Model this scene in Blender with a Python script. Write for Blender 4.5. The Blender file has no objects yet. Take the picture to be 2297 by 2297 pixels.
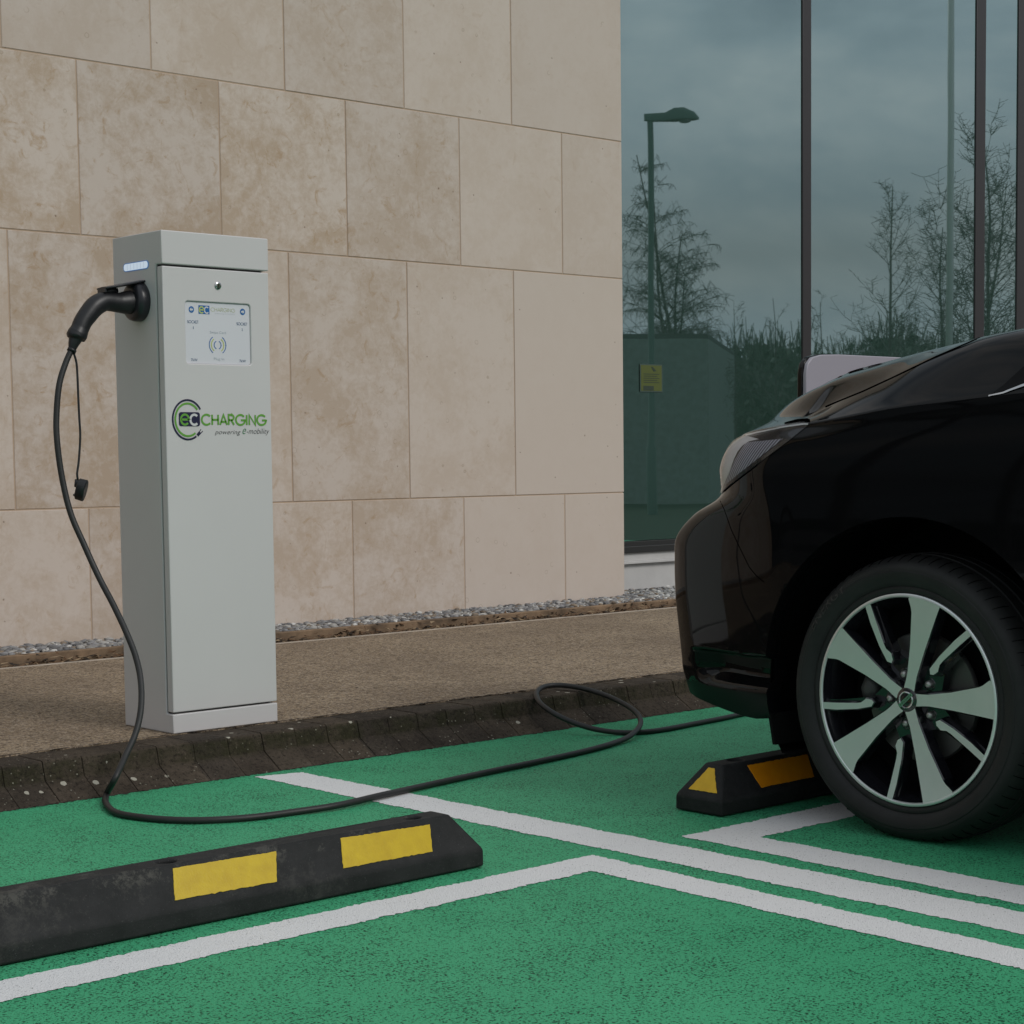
import bpy, bmesh, math, random
from mathutils import Vector, Matrix
from mathutils.bvhtree import BVHTree
random.seed(7)
R_ = math.radians
scene = bpy.context.scene
COL = scene.collection

# ------------------------------------------------------------------ camera
W0 = 2297.0
F, CX, CY = 4162.8, 1148.5, 1337.4
YAW, PITCH, ROLL = 0.73755, -0.07333, -0.01153
CAMH = 0.855
fw = Vector((math.sin(YAW)*math.cos(PITCH), math.cos(YAW)*math.cos(PITCH), math.sin(PITCH)))
rt0 = Vector((math.cos(YAW), -math.sin(YAW), 0)); up0 = rt0.cross(fw)
rt = rt0*math.cos(ROLL)+up0*math.sin(ROLL); up = -rt0*math.sin(ROLL)+up0*math.cos(ROLL)
CAM = Vector((0, 0, CAMH))
cd = bpy.data.cameras.new('camera'); cam = bpy.data.objects.new('camera', cd); COL.objects.link(cam)
cam.matrix_world = Matrix(((rt.x, up.x, -fw.x, 0), (rt.y, up.y, -fw.y, 0), (rt.z, up.z, -fw.z, CAMH), (0, 0, 0, 1)))
cd.sensor_width = 36; cd.lens = 36*F/W0; cd.clip_end = 2000; cd.clip_start = .05
cd.shift_y = (CY-W0/2)/W0
scene.camera = cam

def ray(u, v):
    return (rt*((u-CX)/F) - up*((v-CY)/F) + fw)
def onZ(u, v, z=0):
    d = ray(u, v); return CAM+d*((z-CAMH)/d.z)
def onY(u, v, y):
    d = ray(u, v); return CAM+d*(y/d.y)
def onX(u, v, x):
    d = ray(u, v); return CAM+d*(x/d.x)

# ------------------------------------------------------------------ mesh helpers
class MB:
    def __init__(s): s.v = []; s.f = []; s.m = []
    def add(s, vs, fs, mi=0):
        o = len(s.v); s.v += [tuple(p) for p in vs]; s.f += [tuple(i+o for i in f) for f in fs]; s.m += [mi]*len(fs); return s
    def box(s, x0, x1, y0, y1, z0, z1, mi=0):
        return s.add([(x0,y0,z0),(x1,y0,z0),(x1,y1,z0),(x0,y1,z0),(x0,y0,z1),(x1,y0,z1),(x1,y1,z1),(x0,y1,z1)],
              [(0,3,2,1),(4,5,6,7),(0,1,5,4),(1,2,6,5),(2,3,7,6),(3,0,4,7)], mi)
    def grid(s, rows, mi=0, closed=False):
        n = len(rows); m = len(rows[0]); vs = [p for r in rows for p in r]; fs = []
        for i in range(n-1):
            for j in range(m if closed else m-1):
                k = (j+1) % m
                fs.append((i*m+j, i*m+k, (i+1)*m+k, (i+1)*m+j))
        return s.add(vs, fs, mi)
    def tube(s, pts, rad, n=10, mi=0, cap=True):
        pts = [Vector(p) for p in pts]
        if not isinstance(rad, (list, tuple)): rad = [rad]*len(pts)
        rows = []; ref = None
        for i, p in enumerate(pts):
            t = (pts[min(i+1, len(pts)-1)]-pts[max(i-1, 0)])
            if t.length < 1e-9: t = Vector((0,0,1))
            t.normalize()
            if ref is None:
                ref = t.orthogonal().normalized()
            ref = (ref-t*ref.dot(t))
            ref = ref.normalized() if ref.length > 1e-6 else t.orthogonal().normalized()
            b = t.cross(ref)
            rows.append([p+(ref*math.cos(a)+b*math.sin(a))*rad[i] for a in [2*math.pi*k/n for k in range(n)]])
        o = len(s.v); s.grid(rows, mi, True)
        if cap:
            s.f.append(tuple(range(o, o+n))[::-1]); s.m.append(mi)
            e = o+(len(pts)-1)*n; s.f.append(tuple(range(e, e+n))); s.m.append(mi)
        return s
    def lathe(s, prof, c, ax, n=64, mi=0, a0=0, a1=2*math.pi):
        # prof: list of (r, h) ; axis ax through c
        ax = Vector(ax).normalized(); r0 = ax.orthogonal().normalized(); b = ax.cross(r0); c = Vector(c)
        full = abs(a1-a0-2*math.pi) < 1e-6
        cols = []
        for (r, h) in prof:
            cols.append([c+ax*h+(r0*math.cos(a)+b*math.sin(a))*r for a in [a0+(a1-a0)*k/n for k in range(n if full else n+1)]])
        return s.grid(cols, mi, full)
    def prism(s, poly, y0, y1, f, mi=0):
        # poly 2D list, f maps (a,b,h)->3D
        n = len(poly)
        vs = [f(a, b, y0) for a, b in poly]+[f(a, b, y1) for a, b in poly]
        fs = [tuple(range(n)), tuple(range(2*n-1, n-1, -1))]
        fs += [(i, i+n, (i+1) % n+n, (i+1) % n) for i in range(n)]
        return s.add(vs, fs, mi)
    def build(s, name, mats, parent=None, smooth=False, bevel=0, bseg=2, sharp=None, fixn=True):
        me = bpy.data.meshes.new(name); me.from_pydata(s.v, [], s.f)
        if not isinstance(mats, (list, tuple)): mats = [mats]
        for m in mats: me.materials.append(m)
        for p, i in zip(me.polygons, s.m): p.material_index = i
        if fixn:
            bm = bmesh.new(); bm.from_mesh(me); bmesh.ops.recalc_face_normals(bm, faces=bm.faces); bm.to_mesh(me); bm.free()
        if smooth:
            me.polygons.foreach_set('use_smooth', [True]*len(me.polygons))
            if sharp:
                me.set_sharp_from_angle(angle=R_(sharp))
        me.update()
        o = bpy.data.objects.new(name, me); COL.objects.link(o)
        if bevel:
            b = o.modifiers.new('bevel', 'BEVEL'); b.width = bevel; b.segments = bseg; b.limit_method = 'ANGLE'; b.angle_limit = R_(35)
            b.harden_normals = False
            me.polygons.foreach_set('use_smooth', [True]*len(me.polygons)); me.set_sharp_from_angle(angle=R_(40))
        if parent is not None: attach(o, parent)
        return o

def attach(o, parent):
    o.parent = parent
    o.matrix_parent_inverse = parent.matrix_world.inverted() if parent.type != 'MESH' else Matrix.Identity(4)

def tag(o, label=None, cat=None, group=None, kind=None):
    if label: o['label'] = label
    if cat: o['category'] = cat
    if group: o['group'] = group
    if kind: o['kind'] = kind
    return o
def empty(name, loc, label=None, cat=None, group=None):
    o = bpy.data.objects.new(name, None); COL.objects.link(o); o.location = loc; o.empty_display_size = .1
    o.matrix_world = Matrix.Translation(Vector(loc))
    return tag(o, label, cat, group)
def cr(pts, n=8, closed=False):
    pts = [Vector(p) for p in pts]; out = []; N = len(pts)
    for i in range(N if closed else N-1):
        if closed: a, b, c, d = pts[i-1], pts[i], pts[(i+1) % N], pts[(i+2) % N]
        else: a, b, c, d = pts[max(i-1, 0)], pts[i], pts[i+1], pts[min(i+2, N-1)]
        if not closed and i == 0: a = b*2-c
        if not closed and i == N-2: d = c*2-b
        for k in range(n):
            t = k/n; out.append(.5*((2*b)+(c-a)*t+(2*a-5*b+4*c-d)*t*t+(-a+3*b-3*c+d)*t*t*t))
    if not closed: out.append(pts[-1])
    return out

# ------------------------------------------------------------------ materials
def newmat(name):
    m = bpy.data.materials.new(name); m.use_nodes = True
    nt = m.node_tree; bs = nt.nodes['Principled BSDF']; return m, nt, bs
def N(nt, t, **kw):
    n = nt.nodes.new(t)
    for k, v in kw.items():
        if k in n.inputs.keys() if False else False: pass
        setattr(n, k, v)
    return n
def L(nt, a, b): nt.links.new(a, b)
def noise(nt, vec, scale, detail=4, rough=.6, dist=0):
    n = nt.nodes.new('ShaderNodeTexNoise'); n.inputs['Scale'].default_value = scale; n.inputs['Detail'].default_value = detail
    n.inputs['Roughness'].default_value = rough; n.inputs['Distortion'].default_value = dist
    if vec is not None: L(nt, vec, n.inputs['Vector'])
    return n.outputs['Fac']
def ramp(nt, fac, stops):
    r = nt.nodes.new('ShaderNodeValToRGB'); L(nt, fac, r.inputs['Fac']); e = r.color_ramp.elements
    while len(e) < len(stops): e.new(.5)
    for i, (p, c) in enumerate(stops):
        e[i].position = p; e[i].color = (c if isinstance(c, tuple) else (c, c, c))[:3]+(1,)
    return r.outputs['Color']
def mix(nt, fac, a, b, mode='MIX'):
    n = nt.nodes.new('ShaderNodeMix'); n.data_type = 'RGBA'; n.blend_type = mode; n.clamp_factor = True
    for s, x in ((0, fac), (6, a), (7, b)):
        if isinstance(x, (int, float)): n.inputs[s].default_value = x
        elif isinstance(x, tuple): n.inputs[s].default_value = x[:3]+(1,)
        else: L(nt, x, n.inputs[s])
    return n.outputs[2]
def math_(nt, op, a, b=None, c=None):
    n = nt.nodes.new('ShaderNodeMath'); n.operation = op
    for i, x in enumerate((a, b, c)):
        if x is None: continue
        if isinstance(x, (int, float)): n.inputs[i].default_value = x
        else: L(nt, x, n.inputs[i])
    return n.outputs[0]
def coord(nt, kind='Object', scale=(1, 1, 1)):
    t = nt.nodes.new('ShaderNodeTexCoord'); m = nt.nodes.new('ShaderNodeMapping'); m.inputs['Scale'].default_value = scale
    L(nt, t.outputs[kind], m.inputs['Vector']); return m.outputs['Vector']
def bump(nt, bs, h, strength, dist, prev=None):
    b = nt.nodes.new('ShaderNodeBump'); b.inputs['Strength'].default_value = strength; b.inputs['Distance'].default_value = dist
    L(nt, h, b.inputs['Height'])
    if prev is not None: L(nt, prev, b.inputs['Normal'])
    L(nt, b.outputs['Normal'], bs.inputs['Normal']); return b.outputs['Normal']
def simple(name, col, rough=.5, metal=0, coat=0, spec=.5, bumpy=None, vary=.0):
    m, nt, bs = newmat(name)
    bs.inputs['Roughness'].default_value = rough; bs.inputs['Metallic'].default_value = metal
    bs.inputs['Coat Weight'].default_value = coat; bs.inputs['Specular IOR Level'].default_value = spec
    bs.inputs['Coat Roughness'].default_value = .03
    if vary:
        c = coord(nt); f = noise(nt, c, 9, 5)
        L(nt, ramp(nt, f, [(.3, tuple(x*(1-vary) for x in col)), (.7, tuple(min(1, x*(1+vary)) for x in col))]), bs.inputs['Base Color'])
    else: bs.inputs['Base Color'].default_value = tuple(col)+(1,)
    if bumpy:
        c = coord(nt); bump(nt, bs, noise(nt, c, bumpy[0], 3), bumpy[1], bumpy[2])
    return m

def mat_paint(name, cols, pore_lo, pore_hi, rough=.55, worn=0, pc=(.007,.045,.022)):
    """painted coarse asphalt: paint colour broken by small dark pores"""
    m, nt, bs = newmat(name); c = coord(nt)
    big = noise(nt, c, 1.7, 4); mid = noise(nt, c, 22, 5, .6)
    base = ramp(nt, big, [(.30, cols[0]), (.70, cols[1])])
    base = mix(nt, math_(nt, 'MULTIPLY', mid, .55), base, cols[2])
    # aggregate: stones of 6-9 mm
    vo = nt.nodes.new('ShaderNodeTexVoronoi'); vo.inputs['Scale'].default_value = 165; vo.feature = 'DISTANCE_TO_EDGE'
    cw = nt.nodes.new('ShaderNodeVectorMath'); cw.operation = 'ADD'
    wn = nt.nodes.new('ShaderNodeTexNoise'); wn.inputs['Scale'].default_value = 60; L(nt, c, wn.inputs['Vector'])
    sc = nt.nodes.new('ShaderNodeVectorMath'); sc.operation = 'SCALE'; sc.inputs['Scale'].default_value = .012; L(nt, wn.outputs['Color'], sc.inputs[0])
    L(nt, c, cw.inputs[0]); L(nt, sc.outputs[0], cw.inputs[1]); L(nt, cw.outputs[0], vo.inputs['Vector'])
    edge = vo.outputs['Distance']
    pn = noise(nt, c, 190, 3, .62); dens = noise(nt, c, 5.5, 4, .6)
    d2 = math_(nt, 'MULTIPLY_ADD', dens, .16, math_(nt, 'MULTIPLY', pn, 1.0))     # pn + .3 dens
    pore = ramp(nt, d2, [(pore_lo, 1.0), (pore_hi, 0.0)])
    pe = ramp(nt, edge, [(.0, 1.0), (.16, .25), (.3, .0)])
    pore2 = math_(nt, 'MULTIPLY', pore, math_(nt, 'MULTIPLY_ADD', pe, .5, .75))
    out = mix(nt, pore2, base, pc)
    L(nt, out, bs.inputs['Base Color'])
    bs.inputs['Roughness'].default_value = rough; bs.inputs['Specular IOR Level'].default_value = .18
    h = math_(nt, 'SUBTRACT', math_(nt, 'MULTIPLY', ramp(nt, edge, [(0, 0.), (.25, 1.)]), .35), math_(nt, 'MULTIPLY', pore, .8))
    h = math_(nt, 'ADD', h, math_(nt, 'MULTIPLY', noise(nt, c, 55, 3), .6))
    bump(nt, bs, h, .55, .0035)
    return m
GREEN = mat_paint('green_road_paint', [(.042,.335,.160), (.062,.395,.195), (.085,.44,.225)], .475, .525)
WHITE = mat_paint('white_road_paint', [(.70,.70,.71), (.77,.77,.775), (.82,.82,.81)], .405, .435, .6, 0, (.05,.055,.05))

def mat_stone():
    m, nt, bs = newmat('limestone'); c = coord(nt)
    at = nt.nodes.new('ShaderNodeAttribute'); at.attribute_name = 'tone'; at.attribute_type = 'GEOMETRY'
    sep = nt.nodes.new('ShaderNodeSeparateColor'); L(nt, at.outputs['Color'], sep.inputs[0])
    off = nt.nodes.new('ShaderNodeVectorMath'); off.operation = 'SCALE'; off.inputs['Scale'].default_value = 37
    L(nt, at.outputs['Color'], off.inputs[0]); ad = nt.nodes.new('ShaderNodeVectorMath'); ad.operation = 'ADD'
    L(nt, c, ad.inputs[0]); L(nt, off.outputs[0], ad.inputs[1]); c2 = ad.outputs[0]
    cloud = noise(nt, c2, 3.4, 8, .66, .3); fine = noise(nt, c2, 26, 8, .72, .4)
    s = math_(nt, 'MULTIPLY_ADD', fine, .42, math_(nt, 'MULTIPLY', cloud, .63))
    stain = ramp(nt, s, [(.45, 0.0), (.60, 1.0)])
    warm = math_(nt, 'MULTIPLY', stain, sep.outputs[0])      # stain amount per panel
    base = mix(nt, math_(nt, 'MULTIPLY', noise(nt, c2, 11, 5), .5), (.560,.478,.415), (.612,.538,.482))
    col = mix(nt, math_(nt, 'MULTIPLY', warm, .66), base, (.395,.285,.188))
    col = mix(nt, math_(nt, 'MULTIPLY', ramp(nt, noise(nt, c2, 9, 6, .7, 1.5), [(.57, 0.), (.68, .6)]), sep.outputs[0]), col, (.37,.235,.12))
    # fossil flecks and pits
    vo = nt.nodes.new('ShaderNodeTexVoronoi'); vo.inputs['Scale'].default_value = 13; vo.inputs['Randomness'].default_value = 1; L(nt, c2, vo.inputs['Vector'])
    wv = math_(nt, 'ADD', vo.outputs['Distance'], math_(nt, 'MULTIPLY', noise(nt, c2, 70, 3), .12))
    pit = ramp(nt, wv, [(.075, 1.0), (.13, 0.0)])
    sel = nt.nodes.new('ShaderNodeSeparateColor'); L(nt, vo.outputs['Color'], sel.inputs[0])
    pit = math_(nt, 'MULTIPLY', pit, ramp(nt, sel.outputs[0], [(.50, 0.), (.6, 1.)]))
    col = mix(nt, math_(nt, 'MULTIPLY', pit, .8), col, (.20,.14,.095))
    vo2 = nt.nodes.new('ShaderNodeTexVoronoi'); vo2.inputs['Scale'].default_value = 17; L(nt, c2, vo2.inputs['Vector'])
    ring = math_(nt, 'ABSOLUTE', math_(nt, 'SUBTRACT', math_(nt, 'ADD', vo2.outputs['Distance'], math_(nt, 'MULTIPLY', noise(nt, c2, 30, 3), .2)), .30))
    se2 = nt.nodes.new('ShaderNodeSeparateColor'); L(nt, vo2.outputs['Color'], se2.inputs[0])
    ring = math_(nt, 'MULTIPLY', ramp(nt, ring, [(.012, 1.), (.03, 0.)]), ramp(nt, se2.outputs[1], [(.78, 0.), (.82, .6)]))
    ring = math_(nt, 'MULTIPLY', ring, ramp(nt, noise(nt, c2, 13, 2), [(.5, 0.), (.56, 1.)]))
    col = mix(nt, math_(nt, 'MULTIPLY', ring, .7), col, (.30,.22,.15))
    # per-panel brightness
    col = mix(nt, 1.0, col, mix(nt, sep.outputs[1], (.97,.97,.975), (1.03,1.03,1.03)), 'MULTIPLY')
    L(nt, col, bs.inputs['Base Color']); bs.inputs['Roughness'].default_value = .75; bs.inputs['Specular IOR Level'].default_value = .3
    h = math_(nt, 'SUBTRACT', math_(nt, 'MULTIPLY', noise(nt, c2, 120, 4), .3), math_(nt, 'MULTIPLY', pit, 1.0))
    bump(nt, bs, h, .35, .003)
    return m
STONE = mat_stone()
MORTAR = simple('mortar', (.45,.335,.245), .9)

def mat_path():
    m, nt, bs = newmat('buff_aggregate'); c = coord(nt)
    big = noise(nt, c, 2.3, 5); grit = noise(nt, c, 105, 5, .75); vo = nt.nodes.new('ShaderNodeTexVoronoi'); vo.inputs['Scale'].default_value = 170; L(nt, c, vo.inputs['Vector'])
    base = ramp(nt, big, [(.35, (.285,.212,.138)), (.65, (.365,.278,.185))])
    se = nt.nodes.new('ShaderNodeSeparateColor'); L(nt, vo.outputs['Color'], se.inputs[0])
    col = mix(nt, math_(nt, 'MULTIPLY', ramp(nt, se.outputs[0], [(.62, 0.), (.85, 1.)]), .7), base, (.52,.43,.34))
    col = mix(nt, math_(nt, 'MULTIPLY', ramp(nt, se.outputs[1], [(.66, 0.), (.8, 1.)]), .7), col, (.085,.06,.045))
    col = mix(nt, ramp(nt, grit, [(.39, .9), (.46, 0.)]), col, (.045,.032,.025))
    g2 = noise(nt, c, 42, 6, .8); col = mix(nt, ramp(nt, g2, [(.38, .8), (.47, 0.)]), col, (.10,.072,.052)); col = mix(nt, ramp(nt, g2, [(.55, 0.), (.66, .5)]), col, (.40,.33,.26))
    vp = nt.nodes.new('ShaderNodeTexVoronoi'); vp.inputs['Scale'].default_value = 21; L(nt, c, vp.inputs['Vector']); sp_ = nt.nodes.new('ShaderNodeSeparateColor'); L(nt, vp.outputs['Color'], sp_.inputs[0])
    col = mix(nt, math_(nt, 'MULTIPLY', math_(nt, 'LESS_THAN', math_(nt, 'ADD', vp.outputs['Distance'], math_(nt, 'MULTIPLY', grit, .12)), .19), ramp(nt, sp_.outputs[0], [(.55, 0.), (.6, 1.)])), col, (.018,.013,.010))
    # damp darker band of dirt towards the left part of the path
    damp = ramp(nt, noise(nt, c, 1.3, 6, .65), [(.46, 0.), (.62, .75)])
    col = mix(nt, math_(nt, 'MULTIPLY', damp, .35), col, (.10,.07,.052))
    L(nt, col, bs.inputs['Base Color']); bs.inputs['Roughness'].default_value = .85; bs.inputs['Specular IOR Level'].default_value = .25
    bump(nt, bs, math_(nt, 'ADD', grit, math_(nt, 'MULTIPLY', vo.outputs['Distance'], -.5)), .7, .005)
    return m
PATH = mat_path()
def mat_kerb():
    m, nt, bs = newmat('mossy_kerb'); c = coord(nt)
    g = nt.nodes.new('ShaderNodeNewGeometry'); sepn = nt.nodes.new('ShaderNodeSeparateXYZ'); L(nt, c, sepn.inputs[0])
    z = sepn.outputs['Z']
    base = ramp(nt, noise(nt, c, 7, 6, .7), [(.3, (.046,.036,.028)), (.6, (.094,.075,.058)), (.75, (.14,.115,.09))])
    wnz = nt.nodes.new('ShaderNodeTexWhiteNoise'); wnz.noise_dimensions = '1D'; L(nt, math_(nt, 'FLOOR', math_(nt, 'DIVIDE', math_(nt, 'ADD', sepn.outputs['X'], 1.0), .1125)), wnz.inputs['W'])
    base = mix(nt, 1.0, base, ramp(nt, wnz.outputs['Value'], [(0, (.68,.68,.70)), (1, (1.2,1.15,1.08))]), 'MULTIPLY')
    moss = math_(nt, 'MULTIPLY', ramp(nt, z, [(.040, 0.), (.055, 1.), (.088, 1.), (.097, .1)]), ramp(nt, noise(nt, c, 12, 5, .7), [(.35, 0.), (.6, .85)]))
    col = mix(nt, moss, base, (.034,.032,.015))
    grit = noise(nt, c, 95, 6, .8)
    col = mix(nt, ramp(nt, grit, [(.38, .85), (.48, 0.)]), col, (.016,.012,.009))
    col = mix(nt, ramp(nt, grit, [(.60, 0.), (.70, .55)]), col, (.25,.19,.15))
    vo = nt.nodes.new('ShaderNodeTexVoronoi'); vo.inputs['Scale'].default_value = 19; L(nt, c, vo.inputs['Vector'])
    se = nt.nodes.new('ShaderNodeSeparateColor'); L(nt, vo.outputs['Color'], se.inputs[0])
    d = math_(nt, 'ADD', vo.outputs['Distance'], math_(nt, 'MULTIPLY', math_(nt, 'SUBTRACT', noise(nt, c, 90, 3), .5), .14))
    thr = math_(nt, 'MULTIPLY', se.outputs[1], .20)
    lich = math_(nt, 'MULTIPLY', math_(nt, 'LESS_THAN', d, thr), ramp(nt, se.outputs[0], [(.45, 0.), (.5, 1.)]))
    col = mix(nt, math_(nt, 'MULTIPLY', lich, .9), col, (.50,.47,.39))
    vo3 = nt.nodes.new('ShaderNodeTexVoronoi'); vo3.inputs['Scale'].default_value = 60; L(nt, c, vo3.inputs['Vector'])
    sp = math_(nt, 'MULTIPLY', ramp(nt, vo3.outputs['Distance'], [(.10, 1.), (.16, 0.)]), ramp(nt, noise(nt, c, 6, 3), [(.5, 0.), (.6, .8)]))
    col = mix(nt, sp, col, (.33,.31,.25))
    L(nt, col, bs.inputs['Base Color']); bs.inputs['Roughness'].default_value = .9; bs.inputs['Specular IOR Level'].default_value = .2
    bump(nt, bs, math_(nt, 'ADD', grit, math_(nt, 'MULTIPLY', noise(nt, c, 35, 5, .7), 2.2)), .9, .006)
    return m
KERB = mat_kerb()
SOIL = simple('leafy_soil', (.035,.024,.016), .95, vary=.6, bumpy=(60, 1, .02))
TIMBER = simple('weathered_timber', (.19,.125,.075), .85, vary=.55, bumpy=(40, .4, .004))
def mat_pebble():
    m, nt, bs = newmat('pebbles'); at = nt.nodes.new('ShaderNodeAttribute'); at.attribute_name = 'tone'; at.attribute_type = 'GEOMETRY'
    L(nt, at.outputs['Color'], bs.inputs['Base Color']); bs.inputs['Roughness'].default_value = .7; return m
PEB = mat_pebble()

def mat_powder(name, col):
    m, nt, bs = newmat(name); c = coord(nt)
    L(nt, ramp(nt, noise(nt, c, 3, 5), [(.3, tuple(x*.97 for x in col)), (.7, col)]), bs.inputs['Base Color'])
    bs.inputs['Roughness'].default_value = .42; bs.inputs['Specular IOR Level'].default_value = .35
    bump(nt, bs, noise(nt, c, 420, 3, .6), .35, .0007); return m
POWDER = mat_powder('grey_powder_coat', (.610,.594,.592))
GAP = simple('dark_gap', (.01,.01,.01), .9, spec=.1)
SCREEN = simple('white_screen_foil', (.66,.66,.70), .3)
CHROME = simple('polished_metal', (.6,.6,.6), .18, 1)
BLACKPL = simple('black_plastic', (.012,.012,.014), .42, bumpy=(300, .15, .0006))
BLACKSAT = simple('satin_black_plastic', (.02,.02,.025), .33)
CABLE = simple('cable_rubber', (.018,.018,.018), .52, bumpy=(160, .25, .0008), vary=.3)
NAVY = simple('navy_ink', (.010,.011,.045), .4)
LGREEN = simple('leaf_green_ink', (.125,.34,.045), .4)
BLUE = simple('blue_ink', (.012,.125,.36), .4)
LIME = simple('lime_ink', (.46,.52,.13), .4)
PALELIME = simple('pale_lime_ink', (.50,.53,.33), .4)
INK = simple('black_ink', (.03,.03,.03), .4)
GREYINK = simple('grey_ink', (.30,.36,.40), .4)
WINK = simple('white_ink', (.62,.62,.62), .4)
def emis(name, col, s):
    m, nt, bs = newmat(name); bs.inputs['Base Color'].default_value = (.1,.1,.1,1)
    bs.inputs['Emission Color'].default_value = col+(1,); bs.inputs['Emission Strength'].default_value = s; return m
LED = emis('led_white', (.72,.86,1.0), .62); LEDB = emis('led_blue_edge', (.05,.25,.7), .35)

def mat_rubberstop():
    m, nt, bs = newmat('scuffed_rubber'); c = coord(nt)
    base = ramp(nt, noise(nt, c, 14, 6, .7), [(.3, (.008,.009,.009)), (.7, (.022,.022,.023))])
    sp = nt.nodes.new('ShaderNodeSeparateXYZ'); L(nt, c, sp.inputs[0])
    scr = math_(nt, 'MULTIPLY_ADD', noise(nt, c, 48, 8, .8, .2), .5, math_(nt, 'MULTIPLY', noise(nt, c, 4.5, 3), .55))
    scuff = math_(nt, 'MULTIPLY', ramp(nt, scr, [(.585, 0.), (.64, 1.)]), ramp(nt, sp.outputs['Z'], [(.02, .25), (.085, .35), (.108, 1.), (.12, .75)]))
    col = mix(nt, math_(nt, 'MULTIPLY', scuff, .5), base, (.12,.115,.10))
    col = mix(nt, ramp(nt, noise(nt, c, 300, 2), [(.66, 0.), (.74, .35)]), col, (.12,.12,.12))
    L(nt, col, bs.inputs['Base Color']); bs.inputs['Roughness'].default_value = .72; bs.inputs['Specular IOR Level'].default_value = .35
    bump(nt, bs, math_(nt, 'ADD', noise(nt, c, 260, 4), math_(nt, 'MULTIPLY', noise(nt, coord(nt, 'Object', (1, 1, .12)), 60, 3), 1.2)), .45, .002)
    return m
STOPR = mat_rubberstop()
def mat_refl(name, c1, c2):
    m, nt, bs = newmat(name); c = coord(nt)
    col = ramp(nt, noise(nt, c, 30, 5, .6), [(.3, c1), (.7, c2)])
    col = mix(nt, ramp(nt, noise(nt, c, 55, 4, .8), [(.70, 0.), (.78, .6)]), col, (.10,.06,.01))
    L(nt, col, bs.inputs['Base Color']); bs.inputs['Roughness'].default_value = .45
    bump(nt, bs, noise(nt, c, 220, 3), .4, .001); return m
YELLOWB = mat_refl('brightened_yellow_reflective', (.70,.40,.01), (.80,.48,.015))  # more orange yellow, brightened in colour to offset the car's shade
YELLOW = mat_refl('yellow_reflective', (.50,.33,.002), (.60,.42,.004))
ORANGE = mat_refl('amber_reflective', (.80,.27,.004), (.88,.33,.006))

# ------------------------------------------------------------------ ground and kerb
KY0, KY1, KY2, KZ = 4.20, 4.295, 4.435, .10
g = MB(); g.add([(-60,-120,0), (140,-120,0), (140,KY0+.05,0), (-60,KY0+.05,0)], [(0,1,2,3)])
tag(g.build('ground', simple('dark_winter_grass', (.018,.030,.017), .95, vary=.4, spec=.1)), kind='structure')
g = MB(); g.add([(-6,-3.2,.004), (14,-3.2,.004), (14,KY0+.03,.004), (-6,KY0+.03,.004)], [(0,1,2,3)])
tag(g.build('green_road', GREEN), kind='structure')

def wob(a, b, amp=.0022, step=.006):
    """a straight edge from a to b with the ragged border of paint on coarse asphalt"""
    a = Vector(a); b = Vector(b); n = max(2, int((b-a).length/step)); t = (b-a).normalized(); nr = Vector((-t.y, t.x))
    out = []
    for i in range(n):
        k = (1 if i else 0); out.append(a+(b-a)*(i/n)+nr*random.gauss(0, amp)*k+nr*.002*math.sin(i*.21+a.x*9)*k)
    return out
def marking(name, poly, label):
    pts = []
    for i in range(len(poly)): pts += wob(poly[i], poly[(i+1) % len(poly)])
    bm = bmesh.new(); vs = [bm.verts.new((p.x, p.y, .0053)) for p in pts]; f = bm.faces.new(vs)
    bmesh.ops.triangulate(bm, faces=[f], ngon_method='EAR_CLIP'); bmesh.ops.recalc_face_normals(bm, faces=bm.faces)
    me = bpy.data.meshes.new(name); bm.to_mesh(me); bm.free(); me.materials.append(WHITE)
    if me.polygons[0].normal.z < 0: me.flip_normals()
    o = bpy.data.objects.new(name, me); COL.objects.link(o)
    return tag(o, label, kind='structure')
marking('bay_marking', [(-1.5,2.807),(2.773,2.807),(2.757,1.735),(2.755,-1.5),(2.648,-1.5),(2.650,1.6),(2.663,2.696),(-1.5,2.696)], 'white corner outline of the left bay')
marking('divider_marking', [(2.835,4.165),(2.965,4.135),(2.985,1.88),(2.985,-1.5),(2.85,-1.5),(2.846,1.79),(2.832,3.2)], 'white line dividing the two bays')
marking('bay_marking', [(3.055,2.803),(7.2,2.803),(7.2,2.675),(3.172,2.672),(3.167,1.99),(3.16,-1.5),(3.03,-1.5),(3.035,1.9)], 'white corner outline of the right bay')

# kerb blocks, half battered
kb = MB(); x = -1.0; i = 0
while x < 14:
    w = .1125+random.uniform(-.002, .002); gp = .0019
    dz = random.uniform(-.0012, .0012); dy = random.uniform(-.0016, .0012); sk = random.uniform(-.004, .004)
    prof = [(KY0-.01, -.03), (KY0, .002), (KY1-.014, .050), (KY1-.001, .0965), (KY1+.004, KZ), (KY2+.01, KZ), (KY2+.01, -.03)]
    poly = [(y+dy*(0 if z > .099 else 1), z+dz*(1 if z > .04 else 0)) for y, z in prof]
    kb.prism(poly, x+gp/2, x+w-gp/2, lambda a, b, h, sk=sk: (h+sk*(a-KY0)*8*0, a, b)); x += w
kb.prism([(KY0+.005,-.03),(KY0+.007,.0),(KY1-.008,.050),(KY1+.005,.0945),(KY2-.01,.0955),(KY2-.01,-.03)], -1, 14, lambda a, b, h: (h, a, b), 1)
ko = kb.build('kerb', [KERB, simple('joint_dirt', (.020,.015,.011), .95)], bevel=.0010, bseg=1)
for p_ in ko.data.polygons: p_.use_smooth = False
tag(ko, kind='structure')
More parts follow.
